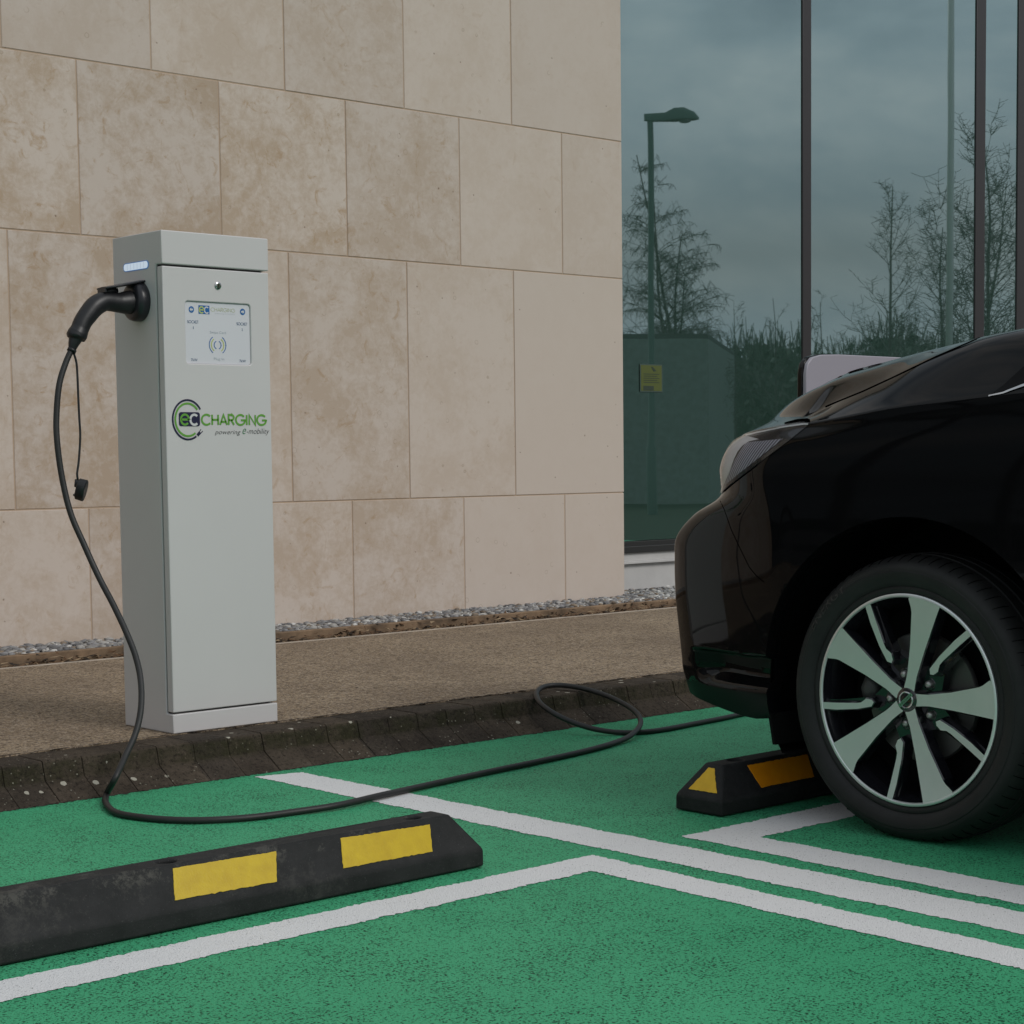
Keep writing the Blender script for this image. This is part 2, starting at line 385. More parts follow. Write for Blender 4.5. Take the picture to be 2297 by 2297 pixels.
# path slab
PB = 6.36
def pathz(y): return KZ+.003
pm = MB(); rows = []
rows.append([(xx, KY2-.006, .06) for xx in (-3, 2, 6, 10, 16)])
for y in [KY2-.006, 4.6, 5.2, 5.8, PB-.012, PB]:
    rows.append([(xx, y, pathz(y)-(.006 if y == PB else 0)) for xx in (-3, 2, 6, 10, 16)])
rows.append([(xx, PB, .0) for xx in (-3, 2, 6, 10, 16)])
pm.grid(rows); tag(pm.build('path', PATH), kind='structure')
ce = MB(); xx = 1.2
while xx < 9:
    l = random.uniform(.003, .012); yy = KY0-.001+random.gauss(0, .003); ce.add([(xx-l,yy+.004,.0048), (xx,yy-random.uniform(.001,.008),.0048), (xx+l,yy+.004,.0048), (xx,yy+.008,.0048)], [(0,1,2,3)]); xx += random.uniform(.002, .016)
tag(ce.build('kerb_dirt', simple('kerb_foot_dirt', (.03,.026,.018), .95), fixn=False), kind='structure')
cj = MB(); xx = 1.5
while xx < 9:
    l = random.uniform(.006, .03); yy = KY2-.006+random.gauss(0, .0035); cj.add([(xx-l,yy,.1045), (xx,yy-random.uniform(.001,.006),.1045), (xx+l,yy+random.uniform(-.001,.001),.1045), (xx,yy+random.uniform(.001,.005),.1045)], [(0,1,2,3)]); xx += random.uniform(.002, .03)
tag(cj.build('crumbled_joint', simple('joint_crumb_dirt', (.03,.022,.016), .95), fixn=False), kind='structure')  # small dark crumbs along the joint of kerb and path
lip = MB(); lip.box(-3, 16, PB-.02, PB+.004, .04, KZ+.0055)
o = lip.build('path_edge', simple('pale_concrete_edge', (.38,.32,.26), .85, vary=.25, bumpy=(90, .5, .003)), bevel=.003); tag(o, kind='structure')
sb = MB(); rows = []
for j in range(8):
    rows.append([(-3+i*.04, PB+.004+j*.022, .075+random.uniform(-.012, .018)) for i in range(480)])
sb.grid(rows); tag(sb.build('soil', SOIL, smooth=False), kind='structure')
# leaf litter scraps on the soil strip
lt = MB()
for k in range(2600):
    xx = random.uniform(2.2, 8.6); yy = random.uniform(PB+.008, PB+.15); zz = .088+random.uniform(-.005, .02)+(.04*random.random() if random.random() < .12 else 0)
    a = random.uniform(0, 6.28); l = random.uniform(.008, .03); w = random.uniform(.002, .012); tz = random.uniform(-.01, .012)
    d = Vector((math.cos(a), math.sin(a), 0))*l; n = Vector((-math.sin(a), math.cos(a), 0))*w
    p = Vector((xx, yy, zz)); up_ = Vector((0, 0, tz))
    lt.add([p-d, p+n, p+d+up_, p-n], [(0,1,2,3)], random.choice((0,0,1,2)))
tag(lt.build('leaf_litter', [simple('dead_leaf_brown', (.12,.062,.028), .8), simple('dead_leaf_dark', (.03,.022,.016), .9), simple('dead_leaf_tan', (.28,.20,.12), .8)], fixn=False),
    'brown dead leaves and twigs in the gap behind the path', 'leaf litter', kind='stuff')
TY = 6.505
eb = MB(); eb.box(-3, 5.62, TY, TY+.035, .03, .131); eb.box(5.625, 9.4, TY+.002, TY+.037, .03, .128); eb.box(9.405, 16, TY, TY+.035, .03, .13)
o = eb.build('timber_edging', TIMBER, bevel=.004); tag(o, 'weathered timber edging board holding back the pebbles along the wall', 'edging board')
# pebbles
WY = 6.84
def pebbles():
    import array
    base = bmesh.new(); bmesh.ops.create_icosphere(base, subdivisions=1, radius=1)
    bv = [v.co.copy() for v in base.verts]; bf = [[v.index for v in f.verts] for f in base.faces]; base.free()
    vs = []; fs = []; cols = []
    def rnd(x0, x1, y0, y1, n, zl):
        for k in range(n):
            r = random.uniform(.008, .0175); c = Vector((random.uniform(x0, x1), random.uniform(y0, y1), zl+random.uniform(-.008, .012)+r*.2))
            M = Matrix.Rotation(random.uniform(0, 6.3), 3, 'Z') @ Matrix.Rotation(random.uniform(-.5, .5), 3, 'X') @ Matrix.Diagonal((r*random.uniform(1, 1.7), r*random.uniform(.75, 1.1), r*random.uniform(.4, .75)))
            t = random.random()
            if t < .55: q = random.uniform(.12, .27); col = (q, q*.98, q*1.0)
            elif t < .8: q = random.uniform(.25, .45); col = (q, q*.96, q*.9)
            elif t < .92: q = random.uniform(.15, .3); col = (q, q*.78, q*.58)
            else: q = random.uniform(.5, .62); col = (q, q*.98, q*.94)
            o = len(vs)
            for v in bv: vs.append(c+M@(v*random.uniform(.88, 1.1)))
            for f in bf: fs.append([i+o for i in f]); cols.append(col)
    rnd(1.2, 7.15, TY+.04, WY-.005, 8600, .118)
    rnd(7.0, 9.3, TY+.04, 7.16, 4300, .118)
    me = bpy.data.meshes.new('pebbles'); me.from_pydata(vs, [], fs); me.materials.append(PEB)
    ca = me.color_attributes.new('tone', 'FLOAT_COLOR', 'CORNER')
    buf = array.array('f', [0.0])*(len(me.loops)*4)
    for p in me.polygons:
        c = cols[p.index]
        for li in p.loop_indices: buf[li*4:li*4+4] = array.array('f', (c[0], c[1], c[2], 1))
    ca.data.foreach_set('color', buf)
    me.polygons.foreach_set('use_smooth', [True]*len(me.polygons))
    o = bpy.data.objects.new('gravel', me); COL.objects.link(o)
    tag(o, 'strip of small grey and white pebbles at the foot of the wall', 'gravel', kind='stuff')
pebbles()
gb = MB(); gb.add([(-3,TY+.03,.105), (16,TY+.03,.105), (16,7.3,.105), (-3,7.3,.105)], [(0,1,2,3)])
tag(gb.build('gravel_bed', simple('dark_gravel_bed', (.05,.046,.042), .95)), kind='structure')

# ------------------------------------------------------------------ stone wall
def stone_wall():
    root = empty('stone_wall', (7.02, WY, 0), 'wall of large mottled cream limestone slabs behind the charging post', 'wall')
    XE = 7.02; zs = [.06, .677, 1.790, 2.495, 3.60, 4.3]; g = .0028
    xe = [3.535+.6785*k-.6785*8 for k in range(20)]; xo = [3.862+.6815*k-.6815*8 for k in range(20)]
    pat = [xo, xe, xo, xe, xo]
    verts = []; faces = []; tones = []
    for r in range(5):
        z0, z1 = zs[r]+g, zs[r+1]-g
        xs = [x for x in pat[r] if -.9 < x < XE-.2]+[XE+g]
        for i in range(len(xs)-1):
            x0, x1 = xs[i]+g, xs[i+1]-g
            o = len(verts); d = random.uniform(-.0008, .0008); c = .002
            # bevelled slab: front inset ring + sides
            F_ = [(x0+c,WY+d,z0+c), (x1-c,WY+d,z0+c), (x1-c,WY+d,z1-c), (x0+c,WY+d,z1-c)]
            S_ = [(x0,WY+d+c,z0), (x1,WY+d+c,z0), (x1,WY+d+c,z1), (x0,WY+d+c,z1)]
            B_ = [(x,WY+.05,z) for x, _, z in S_]
            verts += F_+S_+B_
            fs = [(0,1,2,3)]+[(j, j+4, (j+1) % 4+4, (j+1) % 4) for j in range(4)]+[(j+4, j+8, (j+1) % 4+8, (j+1) % 4+4) for j in range(4)]
            xm = (x0+x1)/2
            stain = random.uniform(.55, 1.0)
            if xm > 6.2 and r <= 1: stain = random.uniform(.0, .12)
            elif xm > 5.85: stain = random.uniform(.15, .4)
            elif r == 3: stain = random.uniform(.35, .6)
            if r == 0 and xm > 5.9: stain = .1
            if r == 2 and xm < 5.3: stain = 1
            for f in fs:
                faces.append([k+o for k in f]); tones.append((stain, random.random() if False else (math.sin(r*12.9+i*78.2)*.5+.5), (r*7+i)*.13 % 1))
    me = bpy.data.meshes.new('cladding'); me.from_pydata(verts, [], faces); me.materials.append(STONE)
    ca = me.color_attributes.new('tone', 'FLOAT_COLOR', 'CORNER')
    for p in me.polygons:
        for li in p.loop_indices: ca.data[li].color = tones[p.index]+(1,)
    bm = bmesh.new(); bm.from_mesh(me); bmesh.ops.recalc_face_normals(bm, faces=bm.faces); bm.to_mesh(me); bm.free()
    o = bpy.data.objects.new('cladding', me); COL.objects.link(o); attach(o, root)
    b = MB(); b.box(-.6, XE-.004, WY+.0032, WY+.30, .03, 4.3); b.build('mortar_bed', MORTAR, root)
    b = MB(); b.box(XE-.004+.0005, XE+.002, WY+.052, WY+.33, .03, 4.3)
    b.build('end_return', simple('pale_return', (.45,.40,.36), .8), root)
    b = MB(); b.box(-.7, XE, WY-.03, WY+.33, 4.301, 4.42); b.build('coping', simple('grey_coping', (.3,.29,.28), .6), root, bevel=.006)
stone_wall()

# ------------------------------------------------------------------ glazed facade
GY = 7.13
def mat_glass():
    m, nt, bs = newmat('tinted_reflective_glass'); out = nt.nodes['Material Output']
    gl = nt.nodes.new('ShaderNodeBsdfGlossy'); gl.inputs['Roughness'].default_value = .012; gl.inputs['Color'].default_value = (.76,.93,.96,1)
    tr = nt.nodes.new('ShaderNodeBsdfTransparent'); tr.inputs['Color'].default_value = (.30,.42,.36,1)
    mx = nt.nodes.new('ShaderNodeMixShader'); fr = nt.nodes.new('ShaderNodeFresnel'); fr.inputs['IOR'].default_value = 2.3
    c = coord(nt, 'Object', (.5, .5, .5)); nz = noise(nt, c, 1.2, 2)
    b = nt.nodes.new('ShaderNodeBump'); b.inputs['Strength'].default_value = .035; b.inputs['Distance'].default_value = .03; L(nt, nz, b.inputs['Height']); L(nt, b.outputs['Normal'], gl.inputs['Normal'])
    f = math_(nt, 'MULTIPLY_ADD', fr.outputs[0], 1.0, .30)
    df = nt.nodes.new('ShaderNodeBsdfDiffuse'); df.inputs['Color'].default_value = (.075,.150,.120,1); m2 = nt.nodes.new('ShaderNodeMixShader'); m2.inputs[0].default_value = .5  # green diffuse share paints a faint veil of scattered light on the glass
    L(nt, tr.outputs[0], m2.inputs[1]); L(nt, df.outputs[0], m2.inputs[2])
    L(nt, f, mx.inputs[0]); L(nt, m2.outputs[0], mx.inputs[1]); L(nt, gl.outputs[0], mx.inputs[2]); L(nt, mx.outputs[0], out.inputs['Surface'])
    return m
GLASS = mat_glass()
def facade():
    root = empty('glass_facade', (9, GY, 0), 'tall tinted glass facade with slim dark mullions beside the stone wall', 'glazed wall')
    FR = simple('dark_anodised_frame', (.034,.029,.031), .4)
    XL = 7.024
    mull = [(onY(1801, 300, GY-.009).x, onY(1820.3, 300, GY-.009).x), (onY(2190, 300, GY-.009).x, onY(2211, 300, GY-.009).x), (onY(2284, 300, GY-.009).x, onY(2284, 300, GY-.009).x+.5), (13.9, 14.0)]
    z0, z1 = onY(1400, 1215, GY).z, 5.2
    left = XL
    for a, b in mull:
        p = MB(); p.box(left+.003, a-.003, GY, GY+.012, z0+.002, z1); p.build('pane', GLASS, root)
        left = b
    for a, b in mull[:3]:
        p = MB(); p.box(a, b, GY-.009, GY+.09, z0, z1); p.build('mullion', FR, root, bevel=.004)
    zf = onY(1400, 1240.5, GY).z
    p = MB(); p.box(XL, 14, GY-.004, GY+.1, zf, z0-.001); p.box(XL, 14, GY-.03, GY-.004, zf, zf+.035); p.build('bottom_frame', simple('black_frame', (.02,.02,.02), .5), root, bevel=.002)
    WS = simple('pale_grey_sill', (.52,.51,.50), .5, bumpy=(30, .1, .002), vary=.06)
    za, zb = onY(1400, 1266, GY).z, onY(1400, 1259, GY).z
    p = MB(); p.box(XL, 14, GY-.012, GY+.1, zb, zf-.001); p.box(XL, 14, GY+.0, GY+.1, .04, za); p.build('plinth', WS, root)
    p = MB(); p.box(XL, 14, GY-.028, GY+.1, za+.0005, zb-.0005); p.build('ledge', WS, root, bevel=.003)
    # dim room behind the glass
    DK = simple('dim_interior', (.05,.06,.055), .9); fl = simple('dim_interior_floor', (.07,.07,.065), .6)
    p = MB(); p.box(XL-1, 15, GY+5, GY+5.1, 0, 5.3); p.box(XL-1, XL-.9, GY+.2, GY+5, 0, 5.3); p.box(15, 15.1, GY+.2, GY+5, 0, 5.3); p.build('interior_wall', DK, root)
    p = MB(); p.box(XL-1, 15, GY+.1, GY+5, .1, .2); p.build('interior_floor', fl, root)
    p = MB(); p.box(XL-1, 15.1, GY-.04, GY+5.1, 5.3, 5.5); p.build('roof', simple('roof_grey', (.2,.2,.2), .6), root)
    return root
facade()
def unseen_left_glazing():  # unseen facade, added so the car side mirrors something dark
    root = empty('glass_facade', (-4, GY, 0), 'unseen dark glass facade added left of the stone wall to darken the car reflections', 'glazed wall')
    fr = bpy.data.materials['dark_anodised_frame']
    b = MB(); b.box(-14, -.66, WY+.02, WY+.3, .06, .4); b.box(-14, -.66, WY+.02, WY+.3, 4.3, 4.42); b.build('fascia', simple('dark_fascia', (.05,.05,.052), .5), root)
    for k in range(7):
        x = -.66-k*1.9; b = MB(); b.box(x-1.84, x-.06, WY+.06, WY+.08, .4, 4.3); b.build('pane', simple('dark_glass_left', (.01,.012,.014), .05) if k == 0 else bpy.data.materials['dark_glass_left'], root)
        b = MB(); b.box(x-.06, x, WY+.0, WY+.2, .4, 4.3); b.build('mullion', fr, root)
unseen_left_glazing()
bpy.data.materials['dark_glass_left'].node_tree.nodes['Principled BSDF'].inputs['IOR'].default_value = 2.4
# notice sheet fixed inside the glass
def notice():
    y = GY-.004
    def q(u, v): return onY(u, v, y)
    tl, br = q(1435, 816), q(1486, 880)
    x0, x1, z1, z0 = tl.x, br.x, tl.z, br.z
    root = empty('notice_sheet', ((x0+x1)/2, y, z0), 'small yellow green notice sheet stuck on the dark glass near the wall', 'notice')
    m = simple('faded_yellow_paper', (.085,.105,.022), .7); b = MB(); b.box(x0, x1, y-.0012, y, z0, z1); b.build('paper', simple('laminate_edge', (.055,.085,.072), .4), root)
    w = x1-x0; h = z1-z0
    b = MB(); b.box(x0+w*.045, x1-w*.045, y-.0022, y-.0013, z0+h*.045, z1-h*.045); b.build('printed_area', m, root)
    dk = simple('faded_print', (.028,.045,.03), .7)
    b = MB()
    b.box(x0+w*.14, x0+w*.6, y-.003, y-.0023, z0+h*.06, z0+h*.22)
    for k in range(5): b.box(x0+w*.15, x0+w*(.85-.1*(k % 2)), y-.003, y-.0023, z0+h*(.33+.075*k), z0+h*(.355+.075*k))
    b.build('print_lines', dk, root)
    b = MB(); b.prism([(x0+w*.48, z0+h*.90), (x0+w*.56, z0+h*.91), (x0+w*.72, z0+h*.76), (x0+w*.60, z0+h*.73)], y-.003, y-.0023, lambda a, c, hh: (a, hh, c)); b.build('symbol', dk, root)
notice()

def apply_mods(o):
    dg = bpy.context.evaluated_depsgraph_get(); dg.update()
    me = bpy.data.meshes.new_from_object(o.evaluated_get(dg)); o.modifiers.clear(); old = o.data; o.data = me; me.name = old.name
def cut(o, cutter):
    b = o.modifiers.new('cut', 'BOOLEAN'); b.operation = 'DIFFERENCE'; b.object = cutter; b.solver = 'EXACT'
    apply_mods(o); bpy.data.objects.remove(cutter, do_unlink=True)
def rrect(x0, x1, z0, z1, r, n=6):
    out = []
    for cx, cz, a in ((x1-r, z1-r, 0), (x0+r, z1-r, 90), (x0+r, z0+r, 180), (x1-r, z0+r, 270)):
        for k in range(n+1):
            t = R_(a+90*k/n); out.append((cx+r*math.cos(t), cz+r*math.sin(t)))
    return out

# ------------------------------------------------------------------ charging post
CX0, CX1, CYF, CYB, CZ0, CZ1 = 2.750, 3.103, 4.436, 4.695, .1035, 1.494
DZ0, DZ1 = .1625, 1.3965
post = empty('charging_post', ((CX0+CX1)/2, (CYF+CYB)/2, CZ0), 'light grey metal electric vehicle charging post standing behind the kerb', 'charging post')
b = MB(); YM = CYF+.034
b.prism([(CYF,CZ0), (CYB,CZ0), (CYB,CZ1), (CYF,CZ1), (CYF,DZ1+.006), (YM,DZ1+.006), (YM,DZ0-.005), (CYF,DZ0-.005)], CX0, CX1, lambda a, c, h: (h, a, c))
b.build('cabinet', POWDER, post, bevel=.003, bseg=3)
b = MB(); b.box(CX0+.006, CX1-.006, CYF+.028, YM-.001, DZ0-.003, DZ1+.004); b.build('door_gap_shade', GAP, post)  # black box painting the shade inside the door gap
d = MB(); d.box(CX0+.001, CX1-.001, CYF+.0005, CYF+.0275, DZ0, DZ1); door = d.build('door', POWDER, post)
s0, s1 = onY(415.4, 675, CYF), onY(563.5, 817, CYF)
SX0, SX1, SZ1, SZ0 = 2.8215, 3.0385, 1.3045, 1.1325
c_ = MB(); c_.prism(rrect(SX0, SX1, SZ0, SZ1, .010), CYF-.02, CYF+.0085, lambda a, c, h: (a, h, c)); cutter = c_.build('cutter', GAP); cut(door, cutter)
bv = door.modifiers.new('bevel', 'BEVEL'); bv.width = .0028; bv.segments = 3; bv.limit_method = 'ANGLE'; bv.angle_limit = R_(50)
door.data.polygons.foreach_set('use_smooth', [True]*len(door.data.polygons)); door.data.set_sharp_from_angle(angle=R_(35))
door['label'] = 'front door of the post with a recessed screen and printed logo'
sc_ = MB(); sc_.prism(rrect(SX0+.0008, SX1-.0008, SZ0+.0008, SZ1-.0008, .009), CYF+.0060, CYF+.0083, lambda a, c, h: (a, h, c)); screen = sc_.build('screen', SCREEN, post)

# -- flat lettering on the door
class Dec:
    def __init__(s, y): s.y = y; s.mb = MB()
    def poly(s, pts, mi=0, up_=0):
        s.mb.add([(x, s.y-up_, z) for x, z in pts], [tuple(range(len(pts)))], mi)
    def stroke(s, pts, w, mi=0, up_=0, closed=False):
        pts = [Vector(p) for p in pts]; L_, R2 = [], []
        n = len(pts)
        for i, p in enumerate(pts):
            a = pts[max(i-1, 0)]; c = pts[min(i+1, n-1)]
            t0 = (p-a).normalized() if i else (c-p).normalized(); t1 = (c-p).normalized() if i < n-1 else t0
            n0 = Vector((-t0.y, t0.x)); n1 = Vector((-t1.y, t1.x)); m = (n0+n1)
            m = m.normalized() if m.length > 1e-6 else n0
            k = min(1/max(.35, m.dot(n0)), 2)
            L_.append(p+m*w/2*k); R2.append(p-m*w/2*k)
        o = len(s.mb.v)
        s.mb.v += [(q.x, s.y-up_, q.y) for q in L_]+[(q.x, s.y-up_, q.y) for q in R2]
        for i in range(n-1): s.mb.f.append((o+i, o+i+1, o+n+i+1, o+n+i)); s.mb.m.append(mi)
def arc(cx, cz, rx, rz, a0, a1, n=20):
    return [(cx+rx*math.cos(R_(a0+(a1-a0)*k/n)), cz+rz*math.sin(R_(a0+(a1-a0)*k/n))) for k in range(n+1)]
GLY = {  # stroke letters in a box of height 1: (advance, [polylines])
 'C': (.98, [arc(.5,.5,.5,.5,42,318)]), 'H': (.72, [[(0,0),(0,1)], [(0,.5),(.64,.5)], [(.64,0),(.64,1)]]),
 'A': (.80, [[(0,0),(.37,1),(.74,0)], [(.12,.3),(.62,.3)]]), 'R': (.66, [[(0,0),(0,1),(.3,1)]+arc(.3,.74,.26,.26,90,-90,8)+[(0,.48)], [(.28,.48),(.58,0)]]),
 'G': (1.06, [arc(.5,.5,.5,.5,40,355)+[(.98,.47),(.55,.47)]]), 'I': (.16, [[(0,0),(0,1)]]), 'N': (.74, [[(0,0),(0,1),(.66,0),(.66,1)]]),
 'S': (.52, [arc(.24,.75,.22,.25,20,270,10)+arc(.24,.25,.24,.25,90,-160,12)]), 'O': (1.02, [arc(.5,.5,.5,.5,0,360,28)]),
 'K': (.56, [[(0,0),(0,1)], [(.5,1),(.04,.5),(.52,0)]]), 'E': (.50, [[(.42,1),(0,1),(0,0),(.42,0)], [(0,.5),(.38,.5)]]), 'T': (.50, [[(0,1),(.46,1)], [(.23,0),(.23,1)]])}
def word(d, txt, x, z, w, h, sw, mi=0, up_=0):
    tot = sum(GLY[c][0] for c in txt)-.08+.12*(len(txt)-1); k = w/tot; cx = x
    for c in txt:
        adv, ps = GLY[c]
        for p in ps: d.stroke([(cx+a*k, z+bz*h) for a, bz in p], sw, mi, up_)
        cx += (adv+.12)*k
def text(name, txt, x, z, w, h, mat, parent, y, shear=0, thin=0, align='LEFT'):
    """printed text: x,z lower left, w,h size of its box in metres"""
    cu = bpy.data.curves.new(name, 'FONT'); cu.body = txt; cu.size = 1; cu.shear = shear; cu.offset = thin; cu.resolution_u = 6
    o = bpy.data.objects.new(name, cu); COL.objects.link(o); dg = bpy.context.evaluated_depsgraph_get(); dg.update()
    me = bpy.data.meshes.new_from_object(o.evaluated_get(dg)); bpy.data.objects.remove(o, do_unlink=True)
    xs = [v.co.x for v in me.vertices]; ys = [v.co.y for v in me.vertices]
    x0, x1, y0, y1 = min(xs), max(xs), min(ys), max(ys)
    for v in me.vertices:
        v.co = Vector((x+(v.co.x-x0)/(x1-x0)*w, y, z+(v.co.y-y0)/(y1-y0)*h))
    me.materials.clear(); me.materials.append(mat); me.name = name
    o = bpy.data.objects.new(name, me); COL.objects.link(o)
    if parent: attach(o, parent)
    return o
def Q(zx, zy):     # point of the close-up of the post front
    p = onY(380+zx*.19146, 640+zy*.19146, CYF); return (2.798+(p.x-2.798)*.968, p.z)
YD = CYF-.0006
lg = Dec(YD)
# big ring emblem : navy outer ring, green inner ring, plug, rounded box with ec
cxr, czr = Q(218, 1575); rx = (Q(400, 1575)[0]-Q(24, 1575)[0])/2*1.0; rz = (Q(218, 1335)[1]-Q(218, 1813)[1])/2
lg.stroke(arc(cxr, czr, rx*.965, rz*.965, 32, 303, 60), rx*.105, 0)
lg.stroke(arc(cxr, czr, rx*.80, rz*.80, 38, 306, 60), rx*.11, 1)
px_, pz_ = Q(352, 1738); k = rx*.16
lg.poly([(px_-k, pz_-.2*k), (px_-.2*k, pz_-k), (px_+k*.9, pz_+.1*k), (px_+.1*k, pz_+k*.9)], 0, .0001)
lg.stroke([(px_+.25*k, pz_+.75*k), (px_+.9*k, pz_+1.5*k)], k*.3, 0); lg.stroke([(px_+.8*k, pz_+.2*k), (px_+1.6*k, pz_+.9*k)], k*.3, 0)
bx0, bz0 = Q(112, 1650); bx1, bz1 = Q(362, 1487)
lg.poly(rrect(bx0, bx1, bz0, bz1, .007), 0, .0002)
hx = bx1-bx0; hz = bz1-bz0
ex, ez = bx0+hx*.28, bz0+hz*.47
lg.stroke([(ex-hx*.17, ez), (ex+hx*.19, ez)]+arc(ex, ez, hx*.19, hz*.36, 0, 318, 24), hx*.085, 1, .0004)
cx2, cz2 = bx0+hx*.73, bz0+hz*.46
lg.stroke(arc(cx2, cz2, hx*.19, hz*.36, 45, 315, 22), hx*.095, 2, .0004)
# CHARGING
wx0, wz0 = Q(381, 1633); wx1, wz1 = Q(1168, 1512)
word(lg, 'CHARGING', wx0+.002, wz0, wx1-wx0-.004, Q(600, 1512)[1]-Q(600, 1634)[1]-.001, .0056, 1)
logo = lg.mb.build('logo', [NAVY, LGREEN, WINK], door, fixn=False)
logo['label'] = 'navy and green ring emblem and lettering printed on the door'
tz = Q(700, 1742)[1]
text('tagline', 'powering', Q(505, 0)[0], tz-.0045, Q(818, 0)[0]-Q(505, 0)[0], .0155, INK, door, YD, .3, -.012)
text('tagline', 'e', Q(842, 0)[0], tz, Q(885, 0)[0]-Q(842, 0)[0], .0155, simple('dark_green_ink', (.03,.19,.07), .4), door, YD, .35, -.01)
text('tagline', '-mobility', Q(893, 0)[0], tz-.0045, Q(1166, 0)[0]-Q(893, 0)[0], .0205, INK, door, YD, .3, -.012)
# screen print
YS = CYF+.0054; sd = Dec(YS)
def Q2(zx, zy):
    p = onY(380+zx*.19146, 640+zy*.19146, CYF+.006); return (p.x, p.z)
for zx, zy, sg in ((256, 283, -1), (856, 311, 1)):
    a, c = Q2(zx, zy); r = .0083
    sd.poly(arc(a, c, r*1.05, r*1.1, 0, 345, 22), 0, 0)
    sd.poly([(a+sg*r*.72, c), (a+sg*r*.05, c+r*.7), (a+sg*r*.05, c+r*.28), (a-sg*r*.62, c+r*.28), (a-sg*r*.62, c-r*.28), (a+sg*r*.05, c-r*.28), (a+sg*r*.05, c-r*.7)], 1, .0002)
a0, b0 = Q2(341, 333); a1, b1 = Q2(467, 240)
sd.poly([(a0, b0), (a1, b0), (a1, b1), (a0, b1)], 0, 0); hx = a1-a0; hz = b1-b0
e0, f0 = a0+hx*.27, b0+hz*.47
sd.stroke([(e0-hx*.17, f0), (e0+hx*.19, f0)]+arc(e0, f0, hx*.2, hz*.36, 0, 315, 20), hx*.1, 2, .0002)
sd.stroke(arc(a0+hx*.74, f0, hx*.2, hz*.36, 45, 315, 20), hx*.1, 1, .0002)
a0, b0 = Q2(485, 303); a1, b1 = Q2(765, 260)
word(sd, 'CHARGING', a0, b0, a1-a0, .0100, .0012, 3)
for zx, zy, n_ in ((209, 440, 0), (787, 465, 1)):
    a, c = Q2(zx, zy); word(sd, 'SOCKET', a, c, .0355, .0072, .0010, 4)
ccx, ccz = Q2(564, 700)
for r, mi in ((.0275, 0), (.0205, 2), (.0115, 0)):
    wd = .0023 if mi == 0 else .0027
    sd.stroke(arc(ccx, ccz, r, r*.97, 55 if r > .012 else 68, 0, 12)+arc(ccx, ccz, r, r*.97, 0, -55 if r > .012 else -68, 12), wd, mi)
    sd.stroke(arc(ccx, ccz, r, r*.97, 125 if r > .012 else 112, 235 if r > .012 else 248, 20), wd, mi)
sd.mb.build('screen_print', [BLUE, WINK, LIME, PALELIME, simple('dark_blue_ink', (.03,.09,.20), .4)], screen, fixn=False)
DB = simple('socket_ink', (.035,.09,.19), .4)
a, c = Q2(276, 511); text('screen_print', '1', a, c, .0018, .0070, DB, screen, YS)
a, c = Q2(845, 534); text('screen_print', '2', a, c, .0042, .0070, DB, screen, YS)
a, c = Q2(252, 888); text('screen_print', '7kW', a, c, .0215, .0075, DB, screen, YS)
a, c = Q2(820, 902); text('screen_print', '7kW', a, c, .0215, .0075, DB, screen, YS)
a, c = Q2(475, 572); text('screen_print', 'Swipe Card', a, c, Q2(648, 0)[0]-a, .0090, GREYINK, screen, YS, 0, -.015)
a, c = Q2(522, 885); text('screen_print', 'Plug In', a, c, Q2(620, 0)[0]-a, .0092, GREYINK, screen, YS, 0, -.015)
a, c = Q2(530, 340); text('screen_print', 'powering e-mobility', a, c, Q2(760, 0)[0]-a, .0052, simple('faint_ink', (.48,.50,.52), .4), screen, YS, .2, -.02)
# lock
lk = onY(488.6, 640.5, CYF)
b = MB(); b.lathe([(0.0, -.004), (.0085, -.004), (.0105, -.0025), (.0105, .002), (0.0, .002)], (lk.x, CYF, lk.z), (0, 1, 0), 24); lock = b.build('lock', CHROME, post, smooth=True, sharp=40)
b = MB(); b.lathe([(0.0, -.0048), (.0062, -.0048), (.0062, -.0039), (0.0, -.0039)], (lk.x, CYF, lk.z), (0, 1, 0), 20); b.build('keyhole', simple('key_brass', (.10,.12,.08), .4, .5), lock)
b = MB(); b.box(lk.x-.0012, lk.x+.0012, CYF-.0055, CYF-.0049, lk.z-.004, lk.z+.004); b.build('key_slot', GAP, lock)
# status lamp on the left side
ly0, ly1, lz0, lz1 = 4.5037, 4.6365, 1.3945, 1.4175
b = MB(); b.prism(rrect(ly0, ly1, lz0, lz1, .0110), CX0-.0016, CX0+.002, lambda a, c, h: (h, a, c)); lamp = b.build('status_light', LEDB, post); lamp['label'] = 'lit blue white status light bar'
b = MB(); b.prism(rrect(ly0+.0028, ly1-.0045, lz0+.0018, lz1-.0022, .0085), CX0-.0026, CX0-.0017, lambda a, c, h: (h, a, c)); b.build('light_window', LED, lamp)
b = MB()
for k in range(1, 7):
    yy = ly0+.004+(ly1-ly0-.010)*k/7; b.box(CX0-.0030, CX0-.0027, yy-.0011, yy+.0011, lz0+.003, lz1-.0035)
b.build('light_segment', emis('led_pale', (.62,.74,.9), .52), lamp)
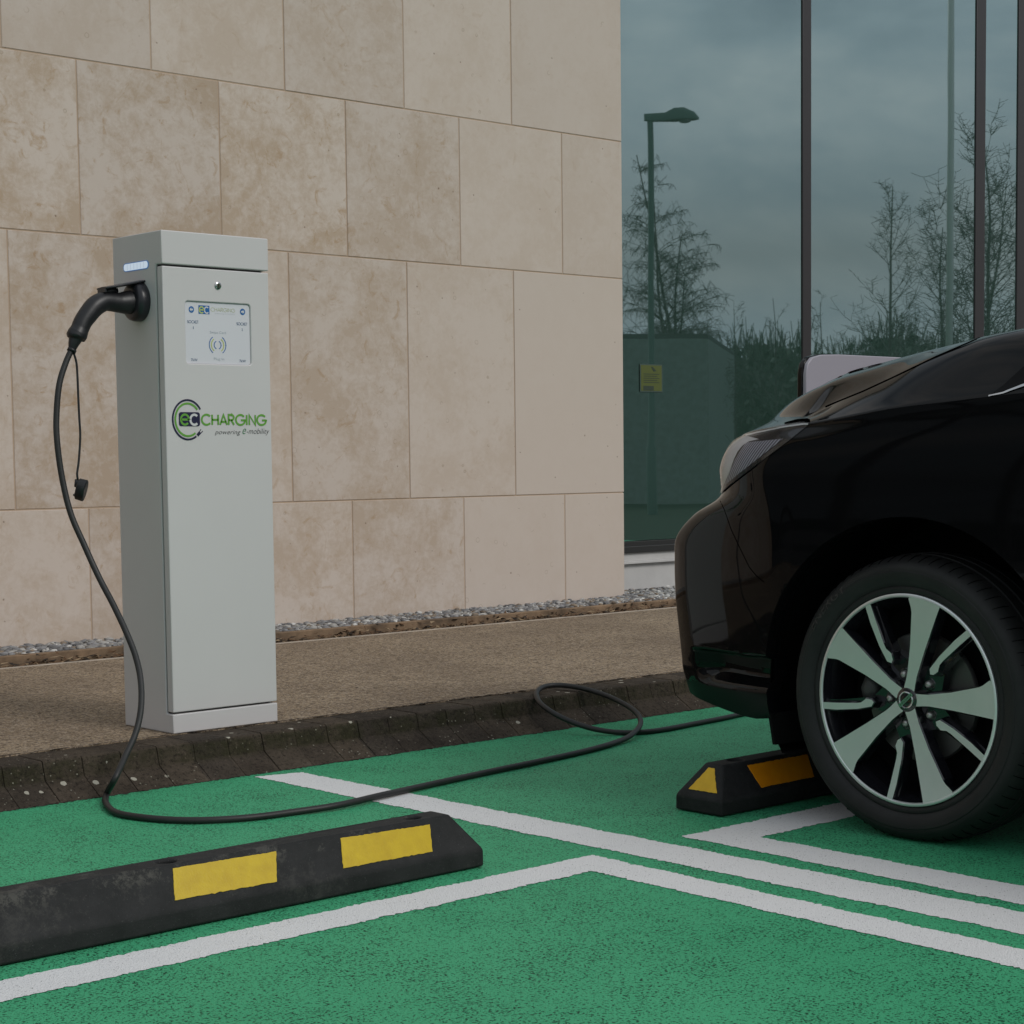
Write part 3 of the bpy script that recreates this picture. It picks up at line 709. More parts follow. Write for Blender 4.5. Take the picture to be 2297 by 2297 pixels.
# socket collar and its sprung lid
SC = Vector((CX0, 4.553, 1.306))
b = MB(); b.lathe([(0, -.034), (.030, -.034), (.034, -.034), (.046, -.032), (.0525, -.026), (.0545, -.018), (.0550, -.001), (.0545, .0005), (0, .0005)], SC, (1, 0, 0), 56)
socket = b.build('socket', BLACKSAT, post, smooth=True, sharp=50)
hp = onY(318, 634, 4.553); tp = onY(228, 650, 4.553); dv = (tp-hp).normalized(); nv = Vector((-dv.z, 0, dv.x)); nv = nv if nv.z > 0 else -nv
b = MB(); Lh = (tp-hp).length; n0 = Vector((0, 1, 0))
def fl(a, w_, t): return tuple(hp+dv*a+n0*w_+nv*t)
rows = []
for a in [0, .02, .06, Lh-.02, Lh]:
    hw = .030 if a < .05 else (.036 if a < Lh-.01 else .026)
    rows.append([fl(a, -hw, .001), fl(a, -hw, .0055), fl(a, 0, .0075), fl(a, hw, .0055), fl(a, hw, .001), fl(a, 0, -.002)])
b.grid(rows, 0, True); b.f.append(tuple(range(6))); b.m.append(0); b.f.append(tuple(range(24, 30))); b.m.append(0)
b.box(hp.x-.012, hp.x+.006, SC.y-.020, SC.y+.020, hp.z-.008, hp.z+.002)
b.box(tp.x-.001, tp.x+.003, SC.y-.022, SC.y+.022, tp.z-.009, tp.z+.002)
b.build('socket_lid', BLACKSAT, post, bevel=.0015)

# ------------------------------------------------------------------ charging cable with plug
ch = empty('charging_cable', (SC.x-.034, SC.y, SC.z), 'black charging cable plugged into the post and looping over the ground to the car', 'cable')
hpx = [(312,676,.030),(297,678,.033),(282,679,.032),(266,679,.0275),(250,677,.0265),(235,676,.0265),(222,681,.0275),(210,690,.0275),(197,706,.0265),(186,722,.0250),(179,738,.0245),(174,749,.0275),(170,756,.0265),(168.5,762,.018),(165,772,.0145),(162,783,.0105)]
yy = 4.553
pts = [onY(u, v, yy) for u, v, r in hpx]; sp = cr(pts, 5); rr = []
for i in range(len(hpx)-1):
    for k in range(5): t = k/5; rr.append(hpx[i][2]*(1-t)+hpx[i+1][2]*t)
rr.append(hpx[-1][2])
b = MB(); b.tube(sp, rr, 22); b.build('plug_handle', BLACKPL, ch, smooth=True, sharp=60)
b = MB(); p0 = onY(262, 650, yy); p1 = onY(228, 655, yy)
b.tube([p0+Vector((0,0,-.004)), (p0+p1)/2+Vector((0,0,.0)), p1], [.009, .010, .006], 10); b.build('release_lever', BLACKPL, ch, smooth=True)
cpx = [(162,781,4.553,0),(147,815,4.553,0),(133,862,4.55,0),(127,924,4.545,0),(127.5,983,4.54,0),(138,1065,4.53,0),(158,1150,4.51,0),(190,1225,4.48,0),(222,1295,4.44,0),(255,1358,4.39,0),(284,1420,4.34,0),(305,1475,4.30,0),(316,1530,4.26,0),(316,1590,4.22,0),(304,1645,4.19,0),(281.5,1695,4.16,0),(257,1748,4.12,0)]
P3 = [onY(u, v, y) for u, v, y, _ in cpx]
gpx = [(239,1782,.013),(238,1802,.013),(257,1821,.013),(298,1831,.013),(373,1838.5,.013),(455,1840,.013),(559,1834,.013),(662,1821,.013),(760,1806,.016),(856,1784,.016),(987,1755,.013),(1100,1730.7,.013),(1224,1704.6,.013),(1327.7,1681,.013),(1398,1659,.015),(1428,1638,.027),(1437,1617,.040),(1423,1595,.060),(1390,1574,.080),(1348,1556,.098),(1299,1542.5,.113),(1257,1537,.118),(1222,1540,.117),(1204,1553,.110),(1210,1575,.092),(1237,1597,.070),(1278,1617.7,.045),(1328,1634,.025),(1381.5,1642.5,.014),(1439.5,1642.5,.012),(1493,1636,.012),(1555,1624,.012),(1617.5,1612,.012),(1655,1604,.012)]
P3 += [onZ(u, v, z) for u, v, z in gpx]
e = P3[-1]; P3 += [e+Vector((.22,.03,0)), e+Vector((.42,.02,.01)), e+Vector((.58,-.04,.04)), Vector((4.32, 3.52, .30)), Vector((4.26, 3.44, .62)), Vector((4.225, 3.34, .86)), Vector((4.225, 3.26, .93))]
b = MB(); b.tube(cr(P3, 8), .0083, 14); b.build('cable', CABLE, ch, smooth=True)
b = MB(); b.tube([Vector((4.225, 3.34, .86)), Vector((4.225, 3.28, .92)), Vector((4.225, 3.20, .955))], [.018, .026, .028], 16); b.build('plug_handle', BLACKPL, ch, smooth=True)
# tether strap and dust cap
tpx = [(163,788),(168,800),(172,818),(174,850),(176,900),(178,940),(180,975),(178.5,1010),(176,1040),(173,1062),(174.5,1076)]
tp3 = [onY(u, v, 4.553) for u, v in tpx]; b = MB(); b.tube(cr(tp3, 5), [.0032]*51, 8)
col_ = onY(161, 786, 4.553); b.lathe([(.0112, -.004), (.0125, -.004), (.0125, .004), (.0112, .004)], col_, (cr(P3[:3], 3)[2]-cr(P3[:3], 3)[0]), 18)
b.build('tether', BLACKPL, ch, smooth=True)
cc = onY(184, 1099, 4.553); ax = Vector((.62, -.55, -.25)).normalized(); up2 = Vector((-.30, 0, 1)).normalized()
s_ = ax.cross(up2).normalized(); up2 = s_.cross(ax)
b = MB()
def capf(r0, r1, h0, h1, n=20):
    rows = []
    for r, h in ((r0*.9, h0), (r0, h0+.002), (r1, h1-.002), (r1*.92, h1)):
        rows.append([tuple(cc+ax*h+s_*(r*.72*math.cos(a))+up2*(r*math.sin(a))) for a in [2*math.pi*k/n for k in range(n)]])
    o = len(b.v); b.grid(rows, 0, True); b.f.append(tuple(range(o, o+n))); b.m.append(0); b.f.append(tuple(range(o+3*n, o+4*n))); b.m.append(0)
capf(.030, .031, -.014, .010); b.build('dust_cap', BLACKPL, ch, smooth=True, sharp=45)
b = MB(); q0 = cc+ax*(-.0155)
b.tube([q0+up2*.024, q0+up2*.004], [.010, .008], 8); b.tube([q0-up2*.017-s_*.011, q0-up2*.017+s_*.011], [.0035, .0035], 8); b.build('dust_cap_clip', BLACKSAT, ch, smooth=True)

# ------------------------------------------------------------------ wheel stops
SY0, SY1, SZA, SZB = 2.885, 3.033, .043, .118
def wheel_stop(name, x0, x1, label, stickers, holes):
    root = empty(name, ((x0+x1)/2, (SY0+SY1)/2, 0.006), label, 'wheel stop', 'rubber wheel stops in the parking bays')
    def ring(x0, x1, y0, y1, z): return [(x0,y0,z), (x1,y0,z), (x1,y1,z), (x0,y1,z)]
    b = MB(); ins = .056
    rows = [ring(x0,x1,SY0,SY1,.006), ring(x0,x1,SY0,SY1,SZA), ring(x0+ins,x1-ins,SY0+.045,SY1-.047,SZB)]
    b.grid(rows, 0, True); b.f += [(0,1,2,3), (8,9,10,11)]; b.m += [0,0]
    o = b.build('body', STOPR, root)
    for hx, hy in holes:
        c = MB(); c.lathe([(0,-.035), (.019,-.035), (.019,.02), (0,.02)], (hx, hy, SZB), (0,0,1), 24); cu = c.build('cutter', GAP); cut(o, cu)
    bv = o.modifiers.new('bevel', 'BEVEL'); bv.width = .0055; bv.segments = 3; bv.limit_method = 'ANGLE'; bv.angle_limit = R_(20)
    o.data.polygons.foreach_set('use_smooth', [True]*len(o.data.polygons)); o.data.set_sharp_from_angle(angle=R_(28))
    for pn, pp, quad, mat, nm in stickers:
        pn = Vector(pn).normalized(); pp = Vector(pp); P = []
        for q in quad:
            if len(q) == 3: P.append(Vector(q)+pn*.0012); continue
            d = ray(*q); t = (pp-CAM).dot(pn)/d.dot(pn); P.append(CAM+d*t+pn*.0012)
        s = MB(); n = len(P); ed = []
        for i in range(n):
            a, c = P[i], P[(i+1) % n]; m = max(2, int((c-a).length/.006)); tv = (c-a).normalized(); side = tv.cross(pn)
            for k in range(m): ed.append(a+(c-a)*k/m+side*random.gauss(0, .0005)*(1 if k else 0))
        s.v = [tuple(p) for p in ed]+[tuple(p-pn*.0014) for p in ed]; m = len(ed)
        s.f = [tuple(range(m))]+[(i, i+m, (i+1) % m+m, (i+1) % m) for i in range(m)]; s.m = [0]*len(s.f)
        s.build(nm, mat, root)
    return root
fn = (0, -(SZB-SZA), .045); fp = (0, SY0, SZA)
en = (-(SZB-SZA), 0, .056)
h1, h2 = onZ(356, 1926.7, SZB), onZ(917.7, 1832.5, SZB)
def sl(x0, x1, za, zb): # quad on front slope
    f = lambda z: SY0+.045*(z-SZA)/(SZB-SZA)
    return [(x0, f(zb), zb), (x1, f(zb), zb), (x1, f(za), za), (x0, f(za), za)]
wheel_stop('wheel_stop', 0.73, 2.534, 'long black rubber wheel stop with large yellow reflectors in the empty foreground bay',
    [(fn, fp, [(387,1948.4), (618.7,1909.7), (620.5,1978), (391.9,2020)], YELLOW, 'reflector'), (fn, fp, [(763,1880.6), (963.3,1849.6), (969.9,1910.6), (769.6,1948)], YELLOW, 'reflector')]
    + [(fn, fp, sl(.86+i*.44, 1.10+i*.44, .055, .107), YELLOW, 'reflector') for i in range(1)], [(h1.x, 2.960), (h2.x, 2.960), (.95, 2.96)])
wheel_stop('wheel_stop', 3.283, 5.083, 'black rubber wheel stop with amber band and yellow end reflector at the front tyre',
    [(fn, fp, [(1676,1717.4), (1810,1692.5), (3.76, 2.9126, .089), (3.80, 2.9, .06)][:2]+[(1826,1742.5), (1708,1767)], ORANGE, 'reflector'),
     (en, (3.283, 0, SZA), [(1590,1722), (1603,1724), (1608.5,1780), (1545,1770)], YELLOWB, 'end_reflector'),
     (fn, fp, sl(4.2, 4.5, .055, .107), ORANGE, 'reflector')], [(3.42, 2.96), (4.95, 2.96)])

# ------------------------------------------------------------------ car
def mat_carpaint():
    m, nt, bs = newmat('black_car_paint'); bs.inputs['Base Color'].default_value = (.0042,.0040,.0046,1); bs.inputs['Roughness'].default_value = .035
    bs.inputs['Specular IOR Level'].default_value = .25; bs.inputs['Coat Weight'].default_value = 0
    c = coord(nt); b = bump(nt, bs, noise(nt, c, 700, 2), .02, .0002); return m
PAINT = mat_carpaint()
SHUT = simple('shut_line', (.001,.001,.001), 1, spec=0)
XS, YW = 3.335, 2.425         # side plane and front axle line
XC = XS+.89
car = empty('parked_car', (XC, YW-1.3, 0), 'glossy black hatchback with open charge lid, front tyre resting against the wheel stop', 'car')

def lerp_tab(tab, s):
    tab = sorted(tab)
    if s <= tab[0][0]: return tab[0][1]
    for (a, x), (b_, y) in zip(tab, tab[1:]):
        if s <= b_: return x+(y-x)*(s-a)/(b_-a)
    return tab[-1][1]
TH = [90, 78, 66, 55, 45, 36, 28, 20, 12, 5]
SD = [0, -.08, -.18, -.30, -.45, -.62, -.8, -1.0, -1.25, -1.5, -1.8, -2.1, -2.35, -2.6, -2.85, -3.05, -3.2]
SR = -3.02
# zf sF s0 n q | side z table | w table
ROWS = [
 dict(c=1, zf=.292, sF=.836, s0=.36, n=2.4, q=2, z=[(.36,.232),(.1,.19),(-.45,.175),(-2.4,.175),(-3,.27)], w=[(.36,.030),(-.3,.075),(-2.4,.075),(-3,.06)], sR=-3.40),
 dict(c=1, zf=.345, sF=.854, s0=.36, n=2.45, q=2, z=[(.36,.300),(-.45,.27),(-2.4,.27),(-3,.36)], w=[(.36,.020),(-.45,.03),(-2.4,.03),(-3,.02)], sR=-3.47),
 dict(c=1, zf=.425, sF=.861, s0=.36, n=2.5, q=1, z=[(.36,.42),(-.45,.42),(-3,.46)], w=[(.36,.010),(-.45,.018),(-2.4,.010)], sR=-3.50),
 dict(c=1, zf=.51, sF=.868, s0=.36, n=2.5, q=1, z=[(.36,.51),(-.45,.52),(-3,.54)], w=[(.36,.003),(-.45,.012),(-2.4,.002)], sR=-3.50),
 dict(c=1, zf=.60, sF=.868, s0=.36, n=2.5, q=1, z=[(.36,.60),(-3,.62)], w=[(.36,.0),(-.45,.010),(-2.4,.0)], sR=-3.49),
 dict(c=1, zf=.66, sF=.857, s0=.36, n=2.35, q=1, z=[(.36,.66),(-3,.69)], w=[(.36,.0),(-.45,.011),(-2.4,.0)], sR=-3.47),
 dict(c=.6, zf=.715, sF=.846, s0=.36, n=2.2, q=1, z=[(.36,.715),(-3,.76)], w=[(.36,.0),(-.45,.012),(-2.4,.002)], sR=-3.45),
 dict(c=.15, zf=.765, sF=.815, s0=.36, n=2.02, q=1, z=[(.36,.765),(-3,.83)], w=[(.36,.002),(-.45,.013),(-2.4,.006)], sR=-3.42),
 dict(zf=.825, sF=.872, s0=.36, n=2.0, q=1, z=[(.36,.825),(0,.83),(-3,.90)], w=[(.36,.006),(-.45,.018),(-2.4,.012)], sR=-3.38),
 dict(zf=.872, sF=.860, s0=.34, n=2.0, q=1, z=[(.34,.878),(0,.895),(-3,.965)], w=[(.36,.016),(-.45,.028),(-2.4,.03)], sR=-3.33),
 dict(zf=.893, sF=.825, s0=.32, n=1.95, q=1, z=[(.30,.927),(.0,.965),(-.3,.985),(-3,1.02)], w=[(.36,.036),(-.45,.045),(-2.4,.06)], sR=-3.25),
 dict(zf=.908, sF=.800, s0=.30, n=1.95, q=1.15, z=[(.30,.962),(.26,.977),(.10,1.024),(0,1.058),(-.12,1.092),(-.35,1.10),(-.55,1.03),(-3,1.06)], w=[(.30,.115),(-.12,.10),(-.45,.10),(-3,.12)], sR=-3.2),
 dict(zf=.920, sF=.780, s0=.30, n=2.0, q=1.0, z=[(.30,1.028),(.11,1.072),(-.12,1.117),(-.35,1.125),(-.55,1.04),(-3,1.07)], w=[(.30,.180),(-3,.17)], sR=-3.1),
 dict(zf=.930, sF=.765, s0=.30, n=2.1, q=1.0, z=[(.30,1.058),(.11,1.091),(-.12,1.124),(-.35,1.133),(-.55,1.05),(-3,1.08)], w=[(.30,.25),(-3,.25)], sR=-3.1),
 dict(zf=.942, sF=.758, s0=.30, n=2.2, q=1.2, z=[(.30,1.050),(.11,1.085),(-.12,1.120),(-.35,1.135),(-.55,1.05),(-3,1.08)], w=[(.30,.55),(-3,.55)], sR=-3.1),
 dict(zf=.944, sF=.755, s0=.30, n=2.2, q=1.2, z=[(.30,1.054),(.11,1.089),(-.12,1.124),(-.35,1.14),(-.55,1.05),(-3,1.08)], w=[(.30,.889),(-3,.889)], sR=-3.1)]
PFS = [1,.978,.940,.892,.848,.808,.770,.735,.60,.27]; PFW = [1,.78,.56,.38,.25,.165,.122,.102,.072,.024]
def row_pts(r):
    out = []; w0 = lerp_tab(r['w'], r['s0']); z0 = lerp_tab(r['z'], r['s0']); a = r['sF']-r['s0']; bb = .89-w0
    for i_, th in enumerate(TH):
        t = R_(th); e = 2/r['n']; fs = math.sin(t)**e; fwd = (1-math.cos(t)**e if th < 90 else 1); c = r.get('c', 0)
        fs = fs*(1-c)+PFS[i_]*c; fwd = fwd*(1-c)+PFW[i_]*c; s = r['s0']+a*fs; w = w0+bb*fwd
        out.append((s, w, z0+(r['zf']-z0)*fs**r['q']))
    for ds in SD:
        s = r['s0']+ds; out.append((s, lerp_tab(r['w'], s), lerp_tab(r['z'], s)))
    s1, w1, z1 = out[-1]
    for th in (20, 40, 60, 75, 90):
        t = R_(th); fs = math.sin(t)**.8; out.append((s1+(r['sR']-s1)*fs, w1+(.89-w1)*(1-math.cos(t)**.8 if th < 90 else 1), z1))
    return [Vector((XS+w, YW+s, z)) for s, w, z in out]
ctrl = [row_pts(r) for r in ROWS]
ctrl = ctrl[:2]+[[a.lerp(b_, t) for a, b_ in zip(ctrl[1], ctrl[2])] for t in (.30, .62, .72)]+ctrl[2:]
k2 = len(ctrl)-3
ctrl = ctrl[:k2]+[[a.lerp(b_, .84) for a, b_ in zip(ctrl[k2-1], ctrl[k2])]]+[ctrl[k2]]+[[a.lerp(b_, .08) for a, b_ in zip(ctrl[k2], ctrl[k2+1])]]+ctrl[k2+1:]
k_ = len(ctrl)-8      # shoulder row: tighten the crease with a row just below and just above it
ctrl = ctrl[:k_]+[[a.lerp(b_, .80) for a, b_ in zip(ctrl[k_-1], ctrl[k_])]]+[ctrl[k_]]+[[a.lerp(b_, .14) for a, b_ in zip(ctrl[k_], ctrl[k_+1])]]+ctrl[k_+1:]
NR, NC = 7, 7
dense_rows = [cr(r, NC) for r in ctrl]
cols = list(zip(*dense_rows)); dense = list(zip(*[cr(list(c), NR) for c in cols]))   # [row][col]
dense = [list(r) for r in dense]
# sculpted recess low in the bumper corner
def sstep(a, b, x):
    t = max(0, min(1, (x-a)/(b-a))); return t*t*(3-2*t)
for r in dense:
    for i, p in enumerate(r):
        s, z = p.y-YW, p.z; w = p.x-XS
        if s > .3 and w < .5:
            mask = (1-sstep(.378, .388, z))*(1-sstep(.60, .665, s))*(1-sstep(.13, .19, w))
            r[i] = p+Vector((1, -.55, 0)).normalized()*(.040*mask*sstep(.300, .338, z))
AC, AR = Vector((0, YW-.018, .318)), .404
AC2, AR2 = Vector((0, YW-2.70, .318)), .395
nr_, nc_ = len(dense), len(dense[0])
def inarch(p):
    if p.x > XS+.30: return 0
    if (Vector((0, p.y, p.z))-AC).length < AR: return 1
    if (Vector((0, p.y, p.z))-AC2).length < AR2: return 2
    return 0
bm = bmesh.new(); G_ = [[bm.verts.new(p) for p in r] for r in dense]
flag = [[inarch(p) for p in r] for r in dense]
for i in range(nr_-1):
    for j in range(nc_-1):
        q = [(i,j),(i,j+1),(i+1,j+1),(i+1,j)]
        if sum(1 for a, b in q if flag[a][b]) >= 2 and sum(1 for a, b in q if flag[a][b]) == 4: continue
        cpt = sum((dense[a][b] for a, b in q), Vector())/4
        if inarch(cpt): continue
        bm.faces.new([G_[a][b] for a, b in q])
for v in list(bm.verts):
    if not v.link_faces: bm.verts.remove(v)
for v in bm.verts:
    f = inarch(v.co)
    near = None
    if v.is_boundary and v.co.x < XS+.3:
        for c, r in ((AC, AR), (AC2, AR2)):
            d = Vector((0, v.co.y, v.co.z))-c
            if abs(d.length-r) < .035 and v.co.z > .16: near = (c, r, d)
    if near:
        c, r, d = near; d = d.normalized()*r; v.co.y = c.y+d.y; v.co.z = max(c.z+d.z, .175)
# rolled arch lip
bm.edges.ensure_lookup_table()
lipe = [e for e in bm.edges if e.is_boundary and all(abs((Vector((0, v.co.y, v.co.z))-c).length-r) < .004 for v in e.verts for c, r in [(AC, AR) if abs(v.co.y-AC.y) < 1 else (AC2, AR2)])]
ret = bmesh.ops.extrude_edge_only(bm, edges=lipe); nv = [g for g in ret['geom'] if isinstance(g, bmesh.types.BMVert)]
for v in nv:
    c = AC if abs(v.co.y-AC.y) < 1 else AC2; d = (Vector((0, v.co.y, v.co.z))-c).normalized(); v.co.x += .012; v.co -= Vector((0, d.y, d.z))*.004
ed2 = [e for e in bm.edges if e.is_boundary and e.verts[0] in nv and e.verts[1] in nv]
ret = bmesh.ops.extrude_edge_only(bm, edges=ed2)
for v in [g for g in ret['geom'] if isinstance(g, bmesh.types.BMVert)]: v.co.x += .035
# mirror
half = bm.copy() if False else None
geom = bm.verts[:]+bm.edges[:]+bm.faces[:]
dup_ = bmesh.ops.duplicate(bm, geom=geom); vm = [g for g in dup_['geom'] if isinstance(g, bmesh.types.BMVert)]
for v in vm: v.co.x = 2*XC-v.co.x
bmesh.ops.reverse_faces(bm, faces=[g for g in dup_['geom'] if isinstance(g, bmesh.types.BMFace)])
bmesh.ops.remove_doubles(bm, verts=bm.verts, dist=.0022)
bmesh.ops.recalc_face_normals(bm, faces=bm.faces)
me = bpy.data.meshes.new('body'); bm.to_mesh(me)
tree = BVHTree.FromBMesh(bm); bm.free()
me.materials.append(PAINT); me.materials.append(simple('black_valance', (.003,.003,.004), .28, spec=.22))
for p_ in me.polygons:
    if p_.center.z < (.300 if p_.center.y > YW+.3 else .235): p_.material_index = 1
    if .352 < p_.center.z < .393 and p_.center.y > YW+.3 and (p_.center.x < XS+.16 or p_.center.x > 2*XC-XS-.16) and p_.center.y < YW+.66 and (p_.center.x > XS+.028 or abs(p_.normal.z) > .3): p_.material_index = 1
me.polygons.foreach_set('use_smooth', [True]*len(me.polygons)); me.set_sharp_from_angle(angle=R_(55))
body = bpy.data.objects.new('body', me); COL.objects.link(body); attach(body, car)

def hit(u, v):
    d = ray(u, v).normalized(); loc, nrm, idx, dist = tree.ray_cast(CAM, d)
    if loc is not None and loc.x < XC and dist < 7:
        if nrm.dot(d) > 0: nrm = -nrm
        return loc, nrm
    best = None
    for k in range(60):
        p = CAM+d*(3.9+k*.03); l, n, i, ds = tree.find_nearest(p)
        if best is None or ds < best[2]: best = (l, n, ds)
    n = best[1]
    if n.dot(d) > 0: n = -n
    return best[0], n
def patch(name, top, bot, off, mat, parent, nu=26, nv=10, thick=.0):
    """panel lying on the body surface, between two edge curves"""
    def samp(c, n):
        c = [Vector(p) for p in c]; L_ = [0]
        for a, b_ in zip(c, c[1:]): L_.append(L_[-1]+(b_-a).length)
        out = []
        for k in range(n+1):
            t = L_[-1]*k/n
            for i in range(len(c)-1):
                if t <= L_[i+1]+1e-9: out.append(c[i]+(c[i+1]-c[i])*((t-L_[i])/max(1e-9, L_[i+1]-L_[i]))); break
        return out
    A, B_ = samp(top, nu), samp(bot, nu); b = MB(); rows = []
    for k in range(nv+1):
        t = k/nv; rows.append([])
        for p, q in zip(A, B_):
            w = p+(q-p)*t; l, n = hit(w.x, w.y); rows[-1].append(l+n*off)
    b.grid(rows); o = b.build(name, mat, parent, smooth=True)
    p0 = o.data.polygons[len(o.data.polygons)//2]; 
    if p0.normal.dot(CAM-p0.center) < 0: o.data.flip_normals()
    return o
def seam(name, px, r=.0016, off=-.0003, n=6):
    P = []
    for a, c in zip(px, px[1:]):
        m = max(2, int(math.hypot(a[0]-c[0], a[1]-c[1])/8))
        for k in range(m): P.append((a[0]+(c[0]-a[0])*k/m, a[1]+(c[1]-a[1])*k/m))
    P.append(px[-1]); pts = []
    for u, v in P: l, nn = hit(u, v); pts.append(l+nn*off)
    b = MB(); b.tube(pts, r, n); return b
sm = MB()
for px, r in (([(2197,758),(2100,800),(2000,848),(1935,878),(1871,904),(1852,912)], .0022), ([(1612,1116),(1624,1141),(1640,1187),(1661,1232),(1681.5,1273),(1697,1292),(1714.5,1306)], .0012)):
    seam('x', px, r).build('panel_gap', SHUT, body, smooth=True)
# headlight
HB = simple('headlight_housing', (.02,.02,.024), .2, coat=1)
HR = simple('headlight_edge_glint', (.86,.84,.82), .3, 0, .6)  # pale colour stands in for the lens rim reflecting its surroundings
def mat_hatch():
    m, nt, bs = newmat('fluted_reflector'); w = nt.nodes.new('ShaderNodeTexWave'); w.inputs['Scale'].default_value = 62; w.bands_direction = 'DIAGONAL'; w.inputs['Distortion'].default_value = 0
    c = coord(nt, 'Object', (.2, 1, .75)); L(nt, c, w.inputs['Vector']); L(nt, ramp(nt, w.outputs['Fac'], [(.3, (.14,.13,.15)), (.7, (.60,.57,.63))]), bs.inputs['Base Color'])
    bs.inputs['Roughness'].default_value = .25; bs.inputs['Metallic'].default_value = .0; bs.inputs['Coat Weight'].default_value = 0; return m
top = [(1616,1106),(1618,1082),(1621.5,1052),(1628,1022),(1635,1006),(1645,993),(1658,984),(1674,977),(1702,968.5),(1756,955),(1800,949.5),(1815,949.5)]
bot = [(1617,1108),(1640,1088),(1680,1057),(1720,1026),(1770,989),(1812,955),(1815,951)]
hl = patch('headlight', top, bot, .0012, HB, car, 44, 12); hl['label'] = 'left headlight with clear lens, fluted reflector and bright edge'
patch('reflector', [(1628,1086),(1637,1062),(1652,1030),(1675,994),(1720,989),(1757,985)], [(1631,1086),(1660,1062),(1700,1031),(1735,1003),(1757,986)], .0026, mat_hatch(), hl, 30, 10)
patch('edge_glint', [(1617,1104),(1619,1082),(1622.5,1052),(1629,1024),(1636,1008),(1646,995),(1659,986),(1675,979)], [(1621,1100),(1631,1076),(1641,1052),(1649,1030),(1656,1015),(1666,1002),(1680,992),(1704,986)], .0027, HR, hl, 34, 6)  # left rim reflection painted as a pale strip
patch('top_edge_glint', [(1673,976),(1702,969),(1756,957.5),(1800,951.5),(1814,951)], [(1675,980),(1702,972.5),(1756,960.5),(1800,954),(1814,953)], .0027, simple('pale_edge_glint', (.85,.83,.8), .25, 0, .6), hl, 30, 2)  # top rim reflection painted as a pale strip, not metal
mg = bpy.data.materials.new('clear_lens'); mg.use_nodes = True; nt = mg.node_tree; nt.nodes.clear(); o_ = nt.nodes.new('ShaderNodeOutputMaterial')
g1 = nt.nodes.new('ShaderNodeBsdfGlossy'); g1.inputs['Roughness'].default_value = .03; t1 = nt.nodes.new('ShaderNodeBsdfTransparent'); t1.inputs['Color'].default_value = (.93,.93,.95,1); f1 = nt.nodes.new('ShaderNodeFresnel'); f1.inputs['IOR'].default_value = 1.32
x1 = nt.nodes.new('ShaderNodeMixShader'); L(nt, f1.outputs[0], x1.inputs[0]); L(nt, t1.outputs[0], x1.inputs[1]); L(nt, g1.outputs[0], x1.inputs[2]); L(nt, x1.outputs[0], o_.inputs['Surface'])
patch('lens', top, bot, .0042, mg, hl, 44, 12)
patch('headlight_gap', [(1760,948),(1786,941),(1812,938.5),(1817,941)], [(1760,953),(1786,948.5),(1812,947),(1817,948)], .0008, SHUT, body, 16, 3)  # black strip above the headlight tip
# quarter window and chrome edge behind the front wheel
patch('quarter_window', [(2221,886),(2250,865),(2297,822),(2380,770)], [(2221,888),(2250,883),(2297,866),(2380,842)], .0012, simple('black_window_trim', (.003,.003,.004), .35, spec=.15), body, 16, 6)
patch('chrome_edge', [(2219,887),(2250,880.5),(2297,862),(2380,836)], [(2219,889.5),(2250,884),(2297,867.5),(2380,842)], .003, CHROME, body, 20, 2)
# wheel house liner, air deflector
LIN = simple('wheel_arch_liner', (.006,.006,.006), .9, spec=.1)
for yc, rr_ in ((YW-.018, .42), (YW-2.70, .41)):
    for sgn in (1, -1):
        b = MB(); x0 = XS+.042 if sgn == 1 else 2*XC-XS-.042; x1_ = x0+sgn*.30
        rows = []
        for x_, r in ((x0, AR+.004), (x0+sgn*.02, rr_), (x1_, rr_), (x1_, 0.01)):
            rows.append([(x_, yc+r*math.cos(a), max(.16, .318+r*math.sin(a))) for a in [R_(-35+250*k/48) for k in range(49)]])
        b.grid(rows); b.build('wheel_arch_liner', LIN, car, smooth=True, sharp=40)
b = MB(); P = [onX(1722.5,1600,XS+.03), onX(1733,1670,XS+.03), onX(1733,1670,XS+.03)+Vector((.30,-.03,.0)), onX(1722.5,1600,XS+.03)+Vector((.30,-.03,0))]
b.v = [tuple(p) for p in P]+[tuple(p+Vector((0,-.008,0))) for p in P]; b.f = [(0,1,2,3),(7,6,5,4),(0,4,5,1),(1,5,6,2),(2,6,7,3),(3,7,4,0)]; b.m = [0]*6
b.build('air_deflector', LIN, car)
b = MB(); b.box(XS+.36, 2*XC-XS-.36, YW-3.2, YW+.52, .20, .30); b.build('underbody', LIN, car)
# front grille (V shaped mouth) and plate area seen from in front
b = MB()
gp = [(-.30,.90),(.30,.90),(.20,.58),(.12,.50),(-.12,.50),(-.20,.58)]
rows = []
for t in [k/12 for k in range(13)]:
    z = .895-.40*t; hw = .31-.20*t**.8; rows.append([])
    for k in range(21):
        x_ = XC+hw*(k/10-1); l, n, i_, d_ = tree.ray_cast(Vector((x_, YW+2, z)), Vector((0,-1,0))); l = l or Vector((x_, YW+.95, z)); rows[-1].append((l.x, l.y+.003, l.z))
b.grid(rows); b.build('grille', simple('grille_black', (.01,.01,.012), .2, coat=.6, bumpy=(90, .6, .004)), body, smooth=True)
